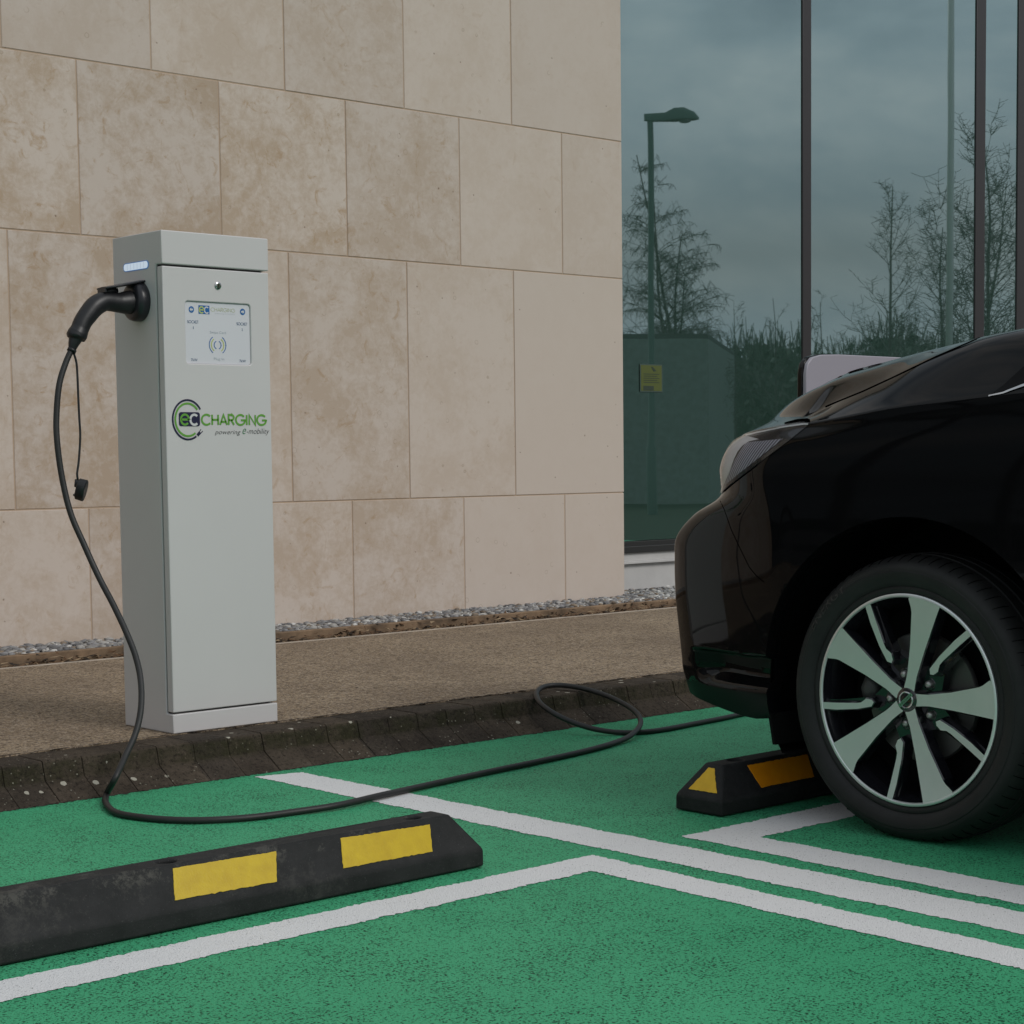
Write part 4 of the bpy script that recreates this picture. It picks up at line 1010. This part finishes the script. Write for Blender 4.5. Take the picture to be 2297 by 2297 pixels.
# open charge lid on the nose
a, c = onY(1808, 877, YW+.735), onY(1816, 812, YW+.735); tp_ = onY(1900, 796, YW+.735)
hwL = XC-a.x; zt = tp_.z; LID = simple('pale_lid_plastic', (.36,.34,.385), .35, coat=.3)
b = MB(); out = []
pl = [(-hwL, .93), (-hwL*.995, zt-.055), (-hwL*.97, zt-.028), (-hwL*.90, zt-.011), (-hwL*.76, zt-.003), (-hwL*.5, zt)]; pl = pl+[(-x_, z) for x_, z in pl[::-1]]
f_ = lambda a_, z_, h: (XC+a_, YW+.735+h+(z_-.93)*.25*0, z_)
b.prism(pl, 0, .012, f_); lid = b.build('charge_lid', LID, car, bevel=.002); lid['label'] = 'open charge lid standing up on the nose, pale grey'
b = MB(); pl2 = [((x_*(1+.003/hwL)), z+(.0015 if z > 1 else 0)) for x_, z in pl]; b.prism(pl2, .0125, .028, f_); b.build('lid_rim', PAINT, lid, bevel=.002)
# greenhouse
GL = simple('car_glass', (.004,.005,.006), .04, coat=1)
def loft(name, secs, mat, n=8):
    b = MB(); b.grid(secs); return b.build(name, mat, car, smooth=True, sharp=40)
st = [(-.42,1.09,.80,1.115),(-.62,1.03,.745,1.245),(-.9,1.03,.70,1.39),(-1.2,1.035,.655,1.48),(-1.6,1.04,.635,1.515),(-2.1,1.05,.625,1.505),(-2.6,1.06,.615,1.45),(-3.0,1.07,.60,1.36),(-3.28,1.08,.66,1.12)]
secs = []
for s, zb, hw, zt_ in st:
    hb = .80; zc = zt_-.055*min(1, (zt_-zb)/.2)
    secs.append([Vector((XC+x_, YW+s, z)) for x_, z in [(-hb, zb-.06), (-hb+.012, zb), (-(hb+hw)/2, (zb+zc)/2), (-hw, zc), (-hw*.85, zt_-.012), (-hw*.4, zt_), (0, zt_+.003), (hw*.4, zt_), (hw*.85, zt_-.012), (hw, zc), ((hb+hw)/2, (zb+zc)/2), (hb-.012, zb), (hb, zb-.06)]])
tr_ = list(zip(*secs)); tr_ = [cr(list(c), 5) for c in tr_]; secs_d = list(zip(*tr_))
b = MB(); b.grid([list(s) for s in secs_d]); cabin = b.build('cabin', PAINT, car, smooth=True, sharp=50)
b = MB()     # windscreen and side glass lie just proud of the cabin shell
ws = [[s[k] for k in range(3, 10)] for s in secs_d[1:16]]
b.grid([[p+Vector((0, .004, .006)) for p in r] for r in ws]); b.build('windscreen', GL, cabin, smooth=True)
for sg in (0, 1):
    b = MB(); idx = [1, 2, 3] if sg == 0 else [9, 10, 11]
    rows = []
    for s in secs_d[6:36]:
        r = [s[i] for i in idx]; r = [r[0]+(r[2]-r[0])*t for t in (.06, .5, .94)]; rows.append([p+Vector((-.006 if sg == 0 else .006, 0, .002)) for p in r])
    b.grid(rows); b.build('side_window', GL, cabin, smooth=True)
# door mirror
for sg in (1, -1):
    b = MB(); mc = Vector((XC-sg*.98, YW-.62, 1.09))
    rows = []
    for k in range(9):
        t = k/8*math.pi; r = math.sin(t); rows.append([tuple(mc+Vector((math.cos(a)*.10*(r**.7), -math.cos(t)*.055, math.sin(a)*.065*(r**.7)))) for a in [2*math.pi*q/16 for q in range(16)]])
    b.grid(rows, 0, True); b.tube([mc, mc+Vector((sg*.14, 0, -.05))], [.02, .025], 8); b.build('door_mirror', PAINT, car, smooth=True)
# right headlight and rear lamps (out of this view)
for nm, xx, yy_, zz, m_ in (('tail_light', XS+.10, YW-3.32, .90, simple('tail_red', (.25,.01,.01), .2, coat=1)), ('tail_light', 2*XC-XS-.10, YW-3.32, .90, None)):
    m_ = m_ or bpy.data.materials['tail_red']; b = MB(); b.box(xx-.05, xx+.05, yy_-.06, yy_+.10, zz-.11, zz+.11); b.build(nm, m_, car, bevel=.02)

# ---- wheels
FACE = None
def mat_machined():
    m, nt, bs = newmat('machined_alloy'); c = coord(nt); bs.inputs['Metallic'].default_value = .75; bs.inputs['Roughness'].default_value = .36
    L(nt, ramp(nt, noise(nt, c, 6, 3), [(.3, (.76,.80,.79)), (.7, (.84,.86,.86))]), bs.inputs['Base Color']); bs.inputs['Coat Weight'].default_value = .35
    t = nt.nodes.new('ShaderNodeTexCoord'); ln = nt.nodes.new('ShaderNodeVectorMath'); ln.operation = 'LENGTH'; mp = nt.nodes.new('ShaderNodeMapping'); mp.inputs['Scale'].default_value = (0, 1, 1)
    L(nt, t.outputs['Object'], mp.inputs['Vector']); L(nt, mp.outputs[0], ln.inputs[0]); s_ = math_(nt, 'SINE', math_(nt, 'MULTIPLY', ln.outputs['Value'], 5200)); bump(nt, bs, s_, .08, .0002); return m
FACE = mat_machined(); GUN = simple('gloss_black_alloy', (.012,.012,.016), .16, .2, coat=1); TYRE = None
def mat_tyre():
    m, nt, bs = newmat('tyre_rubber'); c = coord(nt); L(nt, ramp(nt, noise(nt, c, 12, 5, .7), [(.3, (.009,.009,.0095)), (.7, (.018,.018,.018))]), bs.inputs['Base Color']); bs.inputs['Roughness'].default_value = .6; bs.inputs['Specular IOR Level'].default_value = .4
    bump(nt, bs, noise(nt, c, 260, 3), .25, .0008); return m
TYRE = mat_tyre(); NUT = simple('lug_nut_steel', (.42,.42,.40), .35, .8); DISC = simple('brake_disc_steel', (.16,.155,.15), .45, .7)
RR = .2356; WC = Vector((3.3694, YW, .3171+.0))
def wheel(centre, sg, name_parent):
    """sg=+1: outer face looks towards -X"""
    w = bpy.data.objects.new('wheel', None); COL.objects.link(w); w.matrix_world = Matrix.Translation(centre); attach(w, car)
    C = Vector(centre)
    def P(r, ang, d):   # ang degrees clockwise from up as seen from outside (towards -X looking +X, +Y is on the left), d depth inwards
        a = R_(ang); return C+Vector((sg*d, -sg*r*math.sin(a), r*math.cos(a)))
    ax = Vector((sg, 0, 0))
    # tyre
    prof = [(RR-.006, .014), (RR+.0005, .003), (RR+.006, -.001), (RR+.013, -.0015), (RR+.016, .0005), (RR+.018, -.002), (.262, -.0095), (.278, -.0125), (.284, -.0125), (.286, -.0105), (.291, -.0100), (.297, -.0075), (.304, -.001), (.3105, .008), (.3155, .019), (.3185, .032),
            (.3205, .050), (.3135, .051), (.3135, .058), (.3212, .059), (.3222, .085), (.3150, .086), (.3150, .095), (.3224, .096), (.3222, .125), (.3150, .126), (.3150, .135), (.3205, .136), (.3180, .165), (.312, .190), (.29, .208), (.25, .200), (RR-.01, .185)]
    b = MB(); b.lathe(prof, C, ax, 128)
    # shoulder sipes
    for k in range(72):
        a = k*5+1.2; rr1 = [P(.3065, a, .0005), P(.3125, a+.35, .0105), P(.3178, a+.7, .024), P(.3198, a+1.1, .040)]
        b.tube(rr1, [.0005, .0008, .0010, .0010], 4, 1)
    ty = b.build('tyre', [TYRE, SHUT], w, smooth=True, sharp=38)
    for v in ty.data.vertices:      # flattened where it stands
        if v.co.z < .0045+.004: 
            k = .0085-v.co.z; v.co.z = .0085
            if v.co.x*sg < (C.x+sg*.03)*sg: v.co.x -= sg*k*.5
    # rim
    b = MB(); b.lathe([(RR, .004), (RR, -.0015), (RR-.002, -.0030), (RR-.0065, -.0028), (RR-.0085, -.0005), (RR-.0095, .004)], C, ax, 128); rim = b.build('rim', FACE, w, smooth=True, sharp=40)
    rim.data.materials[0] = FACE
    b = MB(); b.lathe([(RR-.0088, .0005), (RR-.012, .010), (RR-.020, .022), (RR-.026, .05), (RR-.034, .12), (RR-.020, .175), (RR-.004, .185)], C, ax, 96); b.build('rim_barrel', GUN, w, smooth=True, sharp=60)
    b = MB(); b.lathe([(.0, .062), (.142, .062), (.145, .066), (.145, .074), (0, .074)], C, ax, 64); b.build('brake_disc', DISC, w, smooth=True, sharp=40)
    b = MB(); b.lathe([(0, .10), (.215, .10), (.215, .11)], C, ax, 48); b.build('backing_plate', LIN, w)
    b = MB(); b.tube([P(.125, 262, .05), P(.125, 275, .05), P(.125, 290, .05)], [.02, .026, .02], 8); b.build('brake_caliper', simple('caliper_grey', (.05,.05,.05), .5) if 'caliper_grey' not in bpy.data.materials else bpy.data.materials['caliper_grey'], w, smooth=True)
    OFF = 14.5
    def dep(r): # face depth: gently dished towards the hub
        t = r/RR; return -.0015+.010*(1-t)**1.2*1.0
    def spoke(poly, t_side=.030, grow=1.10):
        # poly: list of (r, ang). face + chamfer + flared dark flank
        f = [P(r, a, dep(r)) for r, a in poly]; cen = sum(f, Vector())/len(f)
        b1 = MB(); b1.v = [tuple(p) for p in f]; n = len(f); b1.f = [tuple(range(n))]; b1.m = [0]
        rim_i = [cen+(p-cen)*1.0 for p in f]
        out1, out2 = [], []
        for i, p in enumerate(f):
            a_, c_2 = f[i-1], f[(i+1) % n]; t = (c_2-a_).normalized(); nn = t.cross(ax); 
            if nn.dot(p-cen) < 0: nn = -nn
            onr = poly[i][0] > RR*.955 or poly[i][0] < .033
            out1.append(p+(nn*.0028 if not onr else Vector())+ax*.0025); out2.append(p+(nn*.0065 if not onr else Vector())+ax*t_side)
        o = n; b1.v += [tuple(p) for p in out1]+[tuple(p) for p in out2]
        for i in range(n): j = (i+1) % n; b1.f += [(i, j, n+j, n+i), (n+i, n+j, 2*n+j, 2*n+i)]; b1.m += [1, 1]
        o = b1.build('spoke', [FACE, GUN], w, smooth=True, sharp=30); return o
    for k in range(5):
        A0 = OFF+72*k
        # wide blade; the counter clockwise corner is chamfered
        spoke([(.0280, A0-30), (.0280, A0+30), (.044, A0+17), (.060, A0+12.2), (.12, A0+9.2), (.19, A0+8.8), (RR*.972, A0+8.8), (RR*.972, A0+2), (RR*.972, A0-6), (RR*.972, A0-11.5), (RR*.955, A0-12.2), (.205, A0-10.2), (.195, A0-9.6), (.12, A0-9.2), (.060, A0-12.2), (.044, A0-17)])
        T = A0+31.5
        # slim blade with the kinked wider foot
        spoke([(RR*.972, T-1.9), (RR*.972, T+1.9), (.19, T+1.2), (.135, T+.1), (.122, T+.4), (.108, T+4.6), (.094, T+3.5), (.088, T-.5), (.096, T-5.8), (.135, T-5.6), (.19, T-3.6)], .026)
        # dark webs that tie slim blade and pocket to the hub
        b = MB()
        def quad(pts, d0, d1):
            f = [P(r, a, d0) for r, a in pts]; g_ = [P(r, a, d1) for r, a in pts]; n = len(f); o_ = len(b.v)
            b.v += [tuple(p) for p in f+g_]; b.f += [tuple(o_+i for i in range(n))]+[(o_+i, o_+(i+1) % n, o_+n+(i+1) % n, o_+n+i) for i in range(n)]; b.m += [0]*(n+1)
        quad([(.026, A0+10), (.026, A0+62), (.05, A0+62), (.078, A0+60), (.10, T+9), (.112, T+5), (.112, T-6.5), (.098, T-12), (.078, A0+12), (.05, A0+10)], .030, .055)
        quad([(.10, T+6.5), (.19, T+3.0), (RR*.955, T+3.2), (RR*.955, T-3.4), (.19, T-5.2), (.10, T-8)], .014, .040)
        b.build('spoke_web', GUN, w, smooth=True, sharp=25)
        # lug nut in a round well
        La = A0+36.5
        b = MB(); lc = P(.0572, La, .030); b.lathe([(.0115, -.0005), (.0145, -.0008), (.0150, .004)], lc, ax, 20); b.build('lug_well', GUN, w, smooth=True)
        b = MB(); b.lathe([(0, -.012), (.0045, -.012), (.0078, -.0085), (.0090, -.006), (.0096, .0), (.0096, .004)], lc, ax, 6 if False else 14); b.build('lug_nut', NUT, w, smooth=True, sharp=50)
    b = MB(); b.lathe([(0, -.0005), (.024, .0), (.0275, .002), (.0285, .006), (.0285, .03)], C+ax*.0055, ax, 48); cap = b.build('centre_cap', simple('cap_black', (.008,.008,.008), .2, coat=1) if 'cap_black' not in bpy.data.materials else bpy.data.materials['cap_black'], w, smooth=True, sharp=40)
    # emblem: chrome ring crossed by a lettered bar, turned about forty degrees
    b = MB(); tilt = 42
    cc_ = C+ax*.0030
    rows = []
    ringpts = [P(.0172, a, .0038) for a in range(0, 361, 9)]
    b.tube(ringpts, .0020, 8, cap=False)
    e1 = Vector((0, -sg*math.cos(R_(tilt)), math.sin(R_(tilt)))); e2 = Vector((0, sg*math.sin(R_(tilt)), math.cos(R_(tilt))))
    q = [cc_+e1*sx*.0225+e2*sy*.0040 for sx, sy in ((-1,-1),(1,-1),(1,1),(-1,1))]
    b.v_off = len(b.v); o_ = len(b.v); b.v += [tuple(p-ax*.0012) for p in q]+[tuple(p+ax*.001) for p in q]; b.f += [tuple(o_+i for i in f) for f in ((0,1,2,3),(4,5,6,7),(0,1,5,4),(1,2,6,5),(2,3,7,6),(3,0,4,7))]; b.m += [0]*6
    b.build('emblem', CHROME, w, smooth=True, sharp=40)
    cu = bpy.data.curves.new('emblem_lettering', 'FONT'); cu.body = 'NISSAN'; cu.size = 1; o2 = bpy.data.objects.new('x', cu); COL.objects.link(o2); dg = bpy.context.evaluated_depsgraph_get(); dg.update()
    m2 = bpy.data.meshes.new_from_object(o2.evaluated_get(dg)); bpy.data.objects.remove(o2, do_unlink=True); xs = [v.co.x for v in m2.vertices]; ys = [v.co.y for v in m2.vertices]; X0, X1, Y0_, Y1_ = min(xs), max(xs), min(ys), max(ys)
    for v in m2.vertices: v.co = cc_-ax*.0016+e1*((v.co.x-X0)/(X1-X0)-.5)*.038+e2*((v.co.y-Y0_)/(Y1_-Y0_)-.5)*.0050
    m2.materials.clear(); m2.materials.append(INK); o2 = bpy.data.objects.new('emblem_lettering', m2); COL.objects.link(o2); attach(o2, w)
    # raised sidewall lettering
    if sg == 1 and abs(C.y-YW) < .1:
        for txt, a0_, a1_, rr0, hh in (('ENERGY', 300, 327, .2905, .021),):
            cu = bpy.data.curves.new('t', 'FONT'); cu.body = txt; cu.size = 1; cu.extrude = .04; cu.resolution_u = 3; o3 = bpy.data.objects.new('x', cu); COL.objects.link(o3); dg = bpy.context.evaluated_depsgraph_get(); dg.update()
            m3 = bpy.data.meshes.new_from_object(o3.evaluated_get(dg)); bpy.data.objects.remove(o3, do_unlink=True); xs = [v.co.x for v in m3.vertices]; X0, X1 = min(xs), max(xs)
            for v in m3.vertices:
                t = (v.co.x-X0)/(X1-X0); r = rr0-hh/2+hh*v.co.y/.72; v.co = P(r, a0_+(a1_-a0_)*t, (-.0136 if r < .284 else -.0122+(r-.286)*.33 if r < .296 else -.0088+(r-.296)*.9)+(0 if v.co.z > 0 else .004))
            m3.materials.clear(); m3.materials.append(bpy.data.materials.get('tyre_lettering') or simple('tyre_lettering', (.028,.028,.028), .4)); o3 = bpy.data.objects.new('sidewall_lettering', m3); COL.objects.link(o3); attach(o3, w)
    return w
wheel(WC, 1, car)
wheel(Vector((2*XC-WC.x, YW, WC.z)), -1, car)
wheel(Vector((WC.x, YW-2.70, WC.z)), 1, car)
wheel(Vector((2*XC-WC.x, YW-2.70, WC.z)), -1, car)

# ------------------------------------------------------------------ the place behind the camera, seen mirrored in the glass
def mir(p): return Vector((p.x, 2*GY-p.y, p.z))
def spot(u, dist):
    """ground point that shows mirrored in the glass in the direction of image column u"""
    d = ray(u, 1030); d = Vector((d.x, d.y, 0)).normalized(); return mir(Vector((d.x*dist, d.y*dist, 0)))
VR = Vector((rt0.x, -rt0.y, 0)).normalized()        # what reads as 'to the right' in the mirror image
GPOLE = simple('lamp_post_paint', (.07,.12,.10), .5, .1)
def street_lamp(u, dist, vt, label):
    p = spot(u, dist); h = CAMH+(1028-vt)/F*dist*1.02; q8 = .86
    r = empty('street_lamp', p, label, 'street lamp')
    b = MB(); b.tube([p, p+Vector((0,0,1.0)), p+Vector((0,0,1.05)), p+Vector((0,0,h))], [.075,.075,.052,.042], 14); b.build('pole', GPOLE, r, smooth=True, sharp=40)
    b = MB(); t = p+Vector((0,0,h)); secs = []
    for a, w, zt_, zb in ((-.10,.05,.05,-.06),(.05,.06,.06,-.07),(.25,.09,.075,-.06),(.40,.14,.15,-.055),(.58,.15,.16,-.05),(.78,.11,.08,-.045),(.86,.03,-.01,-.04)):
        a *= q8; w *= q8; zt_ *= q8; zb *= q8; c = t+VR*a; o = Vector((-VR.y, VR.x, 0)); secs.append([c+o*w*x+Vector((0,0,zt_ if z > 0 else zb)) for x, z in ((-1,-1),(-1,.2),(-.5,1),(.5,1),(1,.2),(1,-1))])
        secs[-1][1].z = t.z+(zt_+zb)/2; secs[-1][4].z = t.z+(zt_+zb)/2
    b.grid(secs, 0, True); b.f.append(tuple(range(6))); b.m.append(0); b.f.append(tuple(range(36,42))); b.m.append(0); b.build('lamp_head', GPOLE, r, smooth=True, sharp=50)
    b = MB(); c = t+VR*.52+Vector((0,0,-.056)); b.lathe([(0,-.035),(.07,-.025),(.11,0),(.11,.004)], c, (0,0,1), 16); b.build('lamp_glass', simple('lamp_glass', (.25,.27,.26), .2), r, smooth=True)
street_lamp(1462, 28.5, 294, 'tall green street lamp reflected in the glass next to the wall')
BARK = simple('dark_bark', (.06,.06,.052), .9); TWIG = simple('twigs', (.11,.11,.10), .9)
def bare_tree(name, u, dist, h, spread, label, droop=0, seed=1, stems=1, lean=0, dens=1.0):
    rnd = random.Random(seed); p = spot(u, dist); r = empty(name, p, label, 'tree', 'bare winter trees')
    tb, cb = MB(), MB()
    def branch(mb, a, d, L0, r0, lv):
        n = max(3, int(L0/.35)) if lv < 2 else 4; pts = [a]; rad = [r0]; d = d.normalized(); c = a
        for k in range(n):
            sg_ = .028 if lv == 0 else .09
            d = (d+Vector((rnd.gauss(0,sg_), rnd.gauss(0,sg_), rnd.gauss(0,.05)-(droop*.22 if lv > 0 else 0)+(0.05 if lv == 0 or not droop else 0)))).normalized()
            c = c+d*L0/n; pts.append(c); rad.append(max(.004, r0*(1-(k+1)/n*.85)))
        mb.tube(pts, rad, 6 if lv == 0 else 3, cap=False)
        return pts, rad, d
    for s in range(stems):
        off = Vector((rnd.gauss(0,.12), rnd.gauss(0,.12), 0))*(stems > 1)
        hh = h*(1-.12*s); pts, rad, _ = branch(tb, p+off, Vector((rnd.gauss(0,.04), rnd.gauss(0,.03), 1))+VR*lean+off*.12, hh, .055*h/6, 0)
        N_ = len(pts)
        for k in range(int(26*dens)):
            t = .22+.76*(k/(26*dens)); i = min(N_-1, int(t*(N_-1))); a = pts[i].lerp(pts[min(i+1, N_-1)], rnd.random())
            ang = rnd.uniform(0, 6.283); upn = .75+.5*t if not droop else .9
            L1 = spread*(1.15-t)*rnd.uniform(.6,1.15)+.15*spread
            b1, r1, d1 = branch(cb, a, Vector((math.cos(ang), math.sin(ang), upn)), L1, max(.008, rad[i]*.45), 1)
            for q in range(int(7*dens)):
                j = rnd.randint(1, len(b1)-1); a2 = b1[j]; ang2 = rnd.uniform(0, 6.283)
                b2, r2, d2 = branch(cb, a2, Vector((math.cos(ang2), math.sin(ang2), .5))+(b1[j]-b1[j-1]).normalized()*.9, L1*rnd.uniform(.3,.55), .007, 2)
                for q2 in range(3):
                    a3 = b2[rnd.randint(1, len(b2)-1)]; ang3 = rnd.uniform(0, 6.283)
                    branch(cb, a3, Vector((math.cos(ang3), math.sin(ang3), .2 if not droop else -.6)), L1*rnd.uniform(.15,.3), .0045, 3)
    tb.build('trunk', BARK, r, fixn=False); cb.build('crown', TWIG, r, fixn=False)
    return r
bare_tree('birch_tree', 1512, 40, 7.3, 1.5, 'drooping bare birch with several stems reflected beside the street lamp', .8, 3, 4, 0, 1.45)
bare_tree('bare_tree', 2003, 40, 6.6, 1.5, 'upright bare tree reflected in the middle pane above the bonnet', 0, 5, 1, .02, 1.1)
bare_tree('bare_tree', 2128, 34, 5.6, 1.7, 'spreading bare tree reflected left of the second mullion', 0, 8, 2, .0, 1.1)
bare_tree('bare_tree', 2262, 33, 6.3, 1.8, 'bare tree at the right edge of the reflection', 0, 12, 2, -.16, 1.0)
bare_tree('bare_tree', 1662, 48, 4.6, 1.0, 'small bare tree reflected right of the flat roofed building', 0, 14, 1, 0, .7)
bare_tree('bare_tree', 1850, 46, 4.6, 1.2, 'small bare tree reflected just right of the first mullion', 0, 17, 1, 0, .7)
bare_tree('bare_tree', 1745, 52, 5.2, 1.1, 'thin bare tree reflected just left of the first mullion', 0, 19, 1, 0, .6)
# flagpole
p = spot(2128, 23); b = MB(); b.tube([p, p+Vector((0,0,9.5))], [.045,.036], 12); o = b.build('added_pole', simple('white_pole_paint', (.55,.56,.53), .4), smooth=True)  # pole added to mirror as the pale upright strip in the pane
tag(o, 'tall plain white pole added to mirror as a pale strip in the middle pane', 'pole')
# flat roofed store
def store():
    a, c, e_ = spot(1380, 35), spot(1590, 35), spot(1648, 41); r = empty('flat_roofed_building', (a+c)/2, 'low grey green building with a flat roof reflected behind the street lamp', 'building')
    h = CAMH+(1028-760)/F*35*.98; inn = Vector((-VR.y, VR.x, 0)); inn = inn if (mir(a)-CAM).dot(Vector((inn.x, -inn.y, 0))) > 0 else -inn
    b = MB(); P = [a-VR*6, c, e_, e_-VR*20]; b.v = [tuple(q) for q in P]+[tuple(q+Vector((0,0,h*1.0))) for q in P]; b.f = [(0,1,5,4),(1,2,6,5),(2,3,7,6),(3,0,4,7)]; b.m = [0]*4
    b.build('wall', simple('ribbed_grey_cladding', (.19,.22,.20), .7, vary=.15), r)
    b = MB(); b.v = [tuple(q+Vector((0,0,h))) for q in P]+[tuple(q+Vector((0,0,h+.09))) for q in P]; b.f = [(0,1,2,3),(7,6,5,4),(0,4,5,1),(1,5,6,2),(2,6,7,3),(3,7,4,0)]; b.m = [0]*6
    b.build('roof', simple('roof_felt', (.07,.075,.07), .8), r)
    n_ = (c-a).normalized(); f_ = Vector((n_.y, -n_.x, 0)); f_ = f_ if f_.y > 0 else -f_
    for k, (t, w, h0, h1) in enumerate(((-.6,1.0,0,2.1),)):
        q = a+(c-a)*t+f_*.03; b = MB(); b.v = [tuple(q+n_*x+Vector((0,0,z))+f_*y) for y in (0,.05) for x, z in ((-w/2,h0),(w/2,h0),(w/2,h1),(-w/2,h1))]; b.f = [(0,1,2,3),(7,6,5,4),(0,4,5,1),(1,5,6,2),(2,6,7,3),(3,7,4,0)]; b.m = [0]*6
        b.build('door' if k == 0 else 'window', simple('store_opening', (.04,.05,.05), .4), r)
store()
# belt of scrub and far trees
def scrub():
    b = MB(); rnd = random.Random(4)
    def env_h(u):
        h = 790+25*math.sin(u*.021)+18*math.sin(u*.055+1)+12*math.sin(u*.13)
        if 1940 < u < 1990: h -= 28
        if u < 1640: h = 850
        return h
    for k in range(7000):
        u = rnd.uniform(1200, 2900); D = rnd.uniform(58, 74); p = spot(u, D); H = CAMH+(1028-env_h(u))/F*D*1.02; H *= rnd.uniform(.55, 1.08)
        q = p+Vector((rnd.gauss(0,.3), rnd.gauss(0,.3), 0)); b.tube([q, q+Vector((rnd.gauss(0,.12), rnd.gauss(0,.12), H*.6)), q+Vector((rnd.gauss(0,.35), rnd.gauss(0,.35), H))], [.07, .045, .012], 3, cap=False)
    for k in range(20000):
        u = rnd.uniform(1200, 2900); D = rnd.uniform(56, 72); p = spot(u, D); H = (CAMH+(1028-env_h(u)-14)/F*D)*rnd.uniform(.0, .93)**.7
        c = p+Vector((rnd.gauss(0,.5), rnd.gauss(0,.5), max(.1, H))); s = rnd.uniform(.05, .17); M_ = Matrix.Rotation(rnd.uniform(0,6), 3, 'Z')@Matrix.Rotation(rnd.uniform(-1,1), 3, 'X')
        b.add([c+M_@Vector(q)*s for q in ((-1,0,-.6),(.2,.1,-1),(1,0,.3),(-.1,0,1))], [(0,1,2,3)])
    tag(b.build('far_scrub', simple('scrub', (.050,.070,.052), .9, vary=.3), fixn=False), 'belt of dark scrub and thin trees reflected low in the glass', 'scrub', kind='stuff')
scrub()

# ------------------------------------------------------------------ light
def world():
    w = bpy.data.worlds.new('World'); scene.world = w; w.use_nodes = True; nt = w.node_tree
    bg = nt.nodes['Background']; sky = nt.nodes.new('ShaderNodeTexSky'); sky.sky_type = 'NISHITA'; sky.sun_disc = False
    sky.sun_elevation = R_(SUN_EL); sky.sun_rotation = R_(180-SUN_AZ) ; sky.dust_density = 4; sky.air_density = 1.2
    hsv = nt.nodes.new('ShaderNodeHueSaturation'); hsv.inputs['Saturation'].default_value = .25; L(nt, sky.outputs[0], hsv.inputs['Color'])
    c = coord(nt, 'Generated', (1, 1, 2.2)); n1 = noise(nt, c, 2.6, 7, .55, .5); n2 = noise(nt, c, 7, 5, .6, .3)
    f = math_(nt, 'MULTIPLY_ADD', n2, .25, math_(nt, 'MULTIPLY', n1, .85))
    cl = ramp(nt, f, [(.38, (.33,.40,.48)), (.52, (.59,.67,.74)), (.70, (1.0,1.0,1.0))])
    t = nt.nodes.new('ShaderNodeTexCoord'); sx = nt.nodes.new('ShaderNodeSeparateXYZ'); L(nt, t.outputs['Generated'], sx.inputs[0])
    el = ramp(nt, math_(nt, 'ABSOLUTE', sx.outputs['Z']), [(0, .80), (.04, .84), (.105, .52), (.17, .85), (.25, 1.0), (1, 1.25) if False else (1., 1.)])
    cl2 = mix(nt, 1.0, cl, el, 'MULTIPLY')
    k = nt.nodes.new('ShaderNodeVectorMath'); k.operation = 'SCALE'; k.inputs['Scale'].default_value = CLOUD; L(nt, cl2, k.inputs[0])
    m = mix(nt, .93, hsv.outputs[0], k.outputs[0]); 
    L(nt, m, bg.inputs['Color']); bg.inputs['Strength'].default_value = .1
SUN_EL, SUN_AZ, CLOUD = 38, 12, 6.9     # azimuth measured from -Y towards +X
world()
sd_ = bpy.data.lights.new('sun', 'SUN'); sd_.energy = 1.35; sd_.angle = R_(22); sd_.color = (1, .965, .92)
so = bpy.data.objects.new('sun', sd_); COL.objects.link(so)
dirv = Vector((math.sin(R_(SUN_AZ))*math.cos(R_(SUN_EL)), -math.cos(R_(SUN_AZ))*math.cos(R_(SUN_EL)), math.sin(R_(SUN_EL))))
so.rotation_euler = dirv.to_track_quat('Z', 'Y').to_euler(); so.location = dirv*20
scene.view_settings.view_transform = 'Standard'; scene.view_settings.look = 'None'; scene.view_settings.exposure = 0; scene.view_settings.gamma = 1
scene.render.engine = 'CYCLES'; scene.cycles.use_denoising = True; scene.cycles.max_bounces = 8
